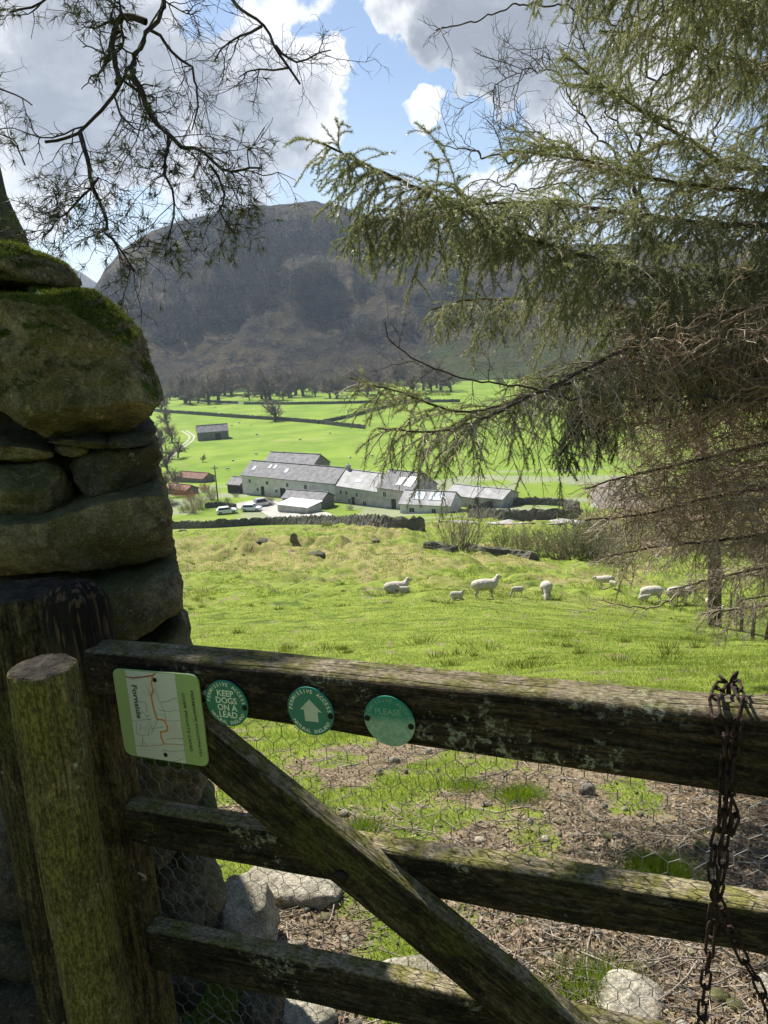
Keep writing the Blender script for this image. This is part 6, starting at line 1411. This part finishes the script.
tw2_ = vop('NORMALIZE', vop('ADD', tc, vop('MULTIPLY', vop('SUBTRACT', wn2.outputs[1], (.5, .5, .5)), (.09, .09, .09))), (0, 0, 0))
def blobs(lst, vec=None):
    tot = None
    for px, py, rad, amp in lst:
        d = norm(ray(px, py)); vm = t.n('ShaderNodeVectorMath', operation='DOT_PRODUCT'); t.set(vm.inputs[0], vec or tw_); vm.inputs[1].default_value = tuple(d)
        rr_ = math.atan(rad / 768.0); v_ = t.math('MULTIPLY', t.ramp(vm.outputs['Value'], math.cos(rr_), 1.0 - 0.25*(1-math.cos(rr_))), amp)
        tot = v_ if tot is None else t.math('ADD', tot, v_)
    return tot
cover = blobs([(40, 70, 130, .75), (130, 110, 120, .7), (230, 160, 100, .75), (325, 92, 60, 1.3), (285, 40, 60, .8), (255, 100, 70, .6), (470, 0, 80, .9), (560, -10, 120, .9), (440, 45, 50, .8), (478, 68, 42, 1.0), (640, 50, 120, .6), (500, 178, 60, .75), (560, 195, 50, .5), (70, 205, 50, .4), (375, -30, 60, .6), (20, 160, 70, .4)])
hole = blobs([(345, 40, 40, .8), (375, 62, 40, .8), (375, 150, 75, .5), (420, 160, 60, .5), (300, 180, 60, .5), (480, 120, 45, .6), (130, 215, 60, .5)])
hole = t.math('ADD', hole, blobs([(420, 135, 75, .95), (385, 95, 50, .6), (350, 55, 38, .5), (380, 190, 70, .4), (440, 84, 24, .9), (395, 82, 22, .6)], tw2_))
small = t.math('MULTIPLY', blobs([(414, 108, 26, 1.0), (430, 107, 22, .8), (400, 110, 20, .7)], tw2_), 1.7)
cover = t.math('ADD', cover, small)
nD = t.noise(tc, 26, 9, 0.68, 0.2)
dens = t.math('SUBTRACT', t.math('ADD', t.math('MULTIPLY', t.math('SUBTRACT', nD, 0.5), 1.3), t.math('ADD', t.math('ADD', cover, t.math('MULTIPLY', t.math('SUBTRACT', nA, 0.5), 0.9)), t.math('ADD', t.math('MULTIPLY', t.math('SUBTRACT', nC, 0.5), 1.5), t.math('MULTIPLY', t.math('SUBTRACT', nB, 0.5), 0.35)))), hole)
alpha = t.ramp(dens, 0.20, 0.76)
grey = blobs([(470, 30, 60, .25), (220, 140, 130, .9), (40, 60, 110, .6), (130, 60, 110, .6), (40, 140, 90, .4), (500, 10, 130, .8), (560, 40, 90, .5), (640, 60, 120, .4), (20, 30, 80, .4)])
gm = t.math('ADD', t.math('MULTIPLY', grey, 0.95), t.math('ADD', t.math('MULTIPLY', t.math('SUBTRACT', nC, 0.5), 2.6), t.math('MULTIPLY', t.math('SUBTRACT', nD, 0.5), 1.2)))
gm = t.math('ADD', t.math('MULTIPLY', t.ramp(gm, 0.25, 1.3), 0.75), t.math('MULTIPLY', t.ramp(dens, 0.7, 1.9), 0.3), clamp=True)
gm = t.math('SUBTRACT', gm, t.math('MULTIPLY', small, .9), clamp=True)
ccol = t.mix(gm, (0.95, 0.95, 0.97), (0.27, 0.295, 0.345))
ccol = t.mix(t.math('MULTIPLY', t.ramp(nB, 0.45, 0.7), 0.35), ccol, (0.62, 0.66, 0.72))
bc = t.n('ShaderNodeBackground'); t.set(bc.inputs[0], ccol); bc.inputs[1].default_value = 0.57
# thin veil near the horizon
veil = t.math('MULTIPLY', t.ramp(dz.outputs[2], 0.30, 0.02), 0.30)
al = t.math('MAXIMUM', alpha, veil)
ms = t.n('ShaderNodeMixShader'); t.set(ms.inputs[0], al); t.nt.links.new(bg.outputs[0], ms.inputs[1]); t.nt.links.new(bc.outputs[0], ms.inputs[2]); t.nt.links.new(ms.outputs[0], wo.inputs[0])

# haze: one closed box of thin even air
mt = bpy.data.materials.new('haze'); mt.use_nodes = True; nt = mt.node_tree; nt.nodes.clear(); t = NT(nt); out = t.n('ShaderNodeOutputMaterial'); pv = t.n('ShaderNodeVolumePrincipled')
pv.inputs['Color'].default_value = (0.66, 0.80, 1.0, 1); pv.inputs['Density'].default_value = HAZE; pv.inputs['Anisotropy'].default_value = 0.3; nt.links.new(pv.outputs[0], out.inputs['Volume'])
mb = MB(); mb.box(-3400, -300, -320, 3400, 3420, 470); hz_ = mb.build('haze', mt); tag(hz_, kind='stuff')
vs = scene.view_settings; vs.view_transform = 'Standard'; vs.look = 'None'; vs.gamma = 1; vs.use_curve_mapping = False; vs.exposure = EXPO
cy = scene.cycles; cy.max_bounces = 6; cy.transparent_max_bounces = 8; cy.volume_bounces = 0; cy.sample_clamp_indirect = 6; cy.use_denoising = True
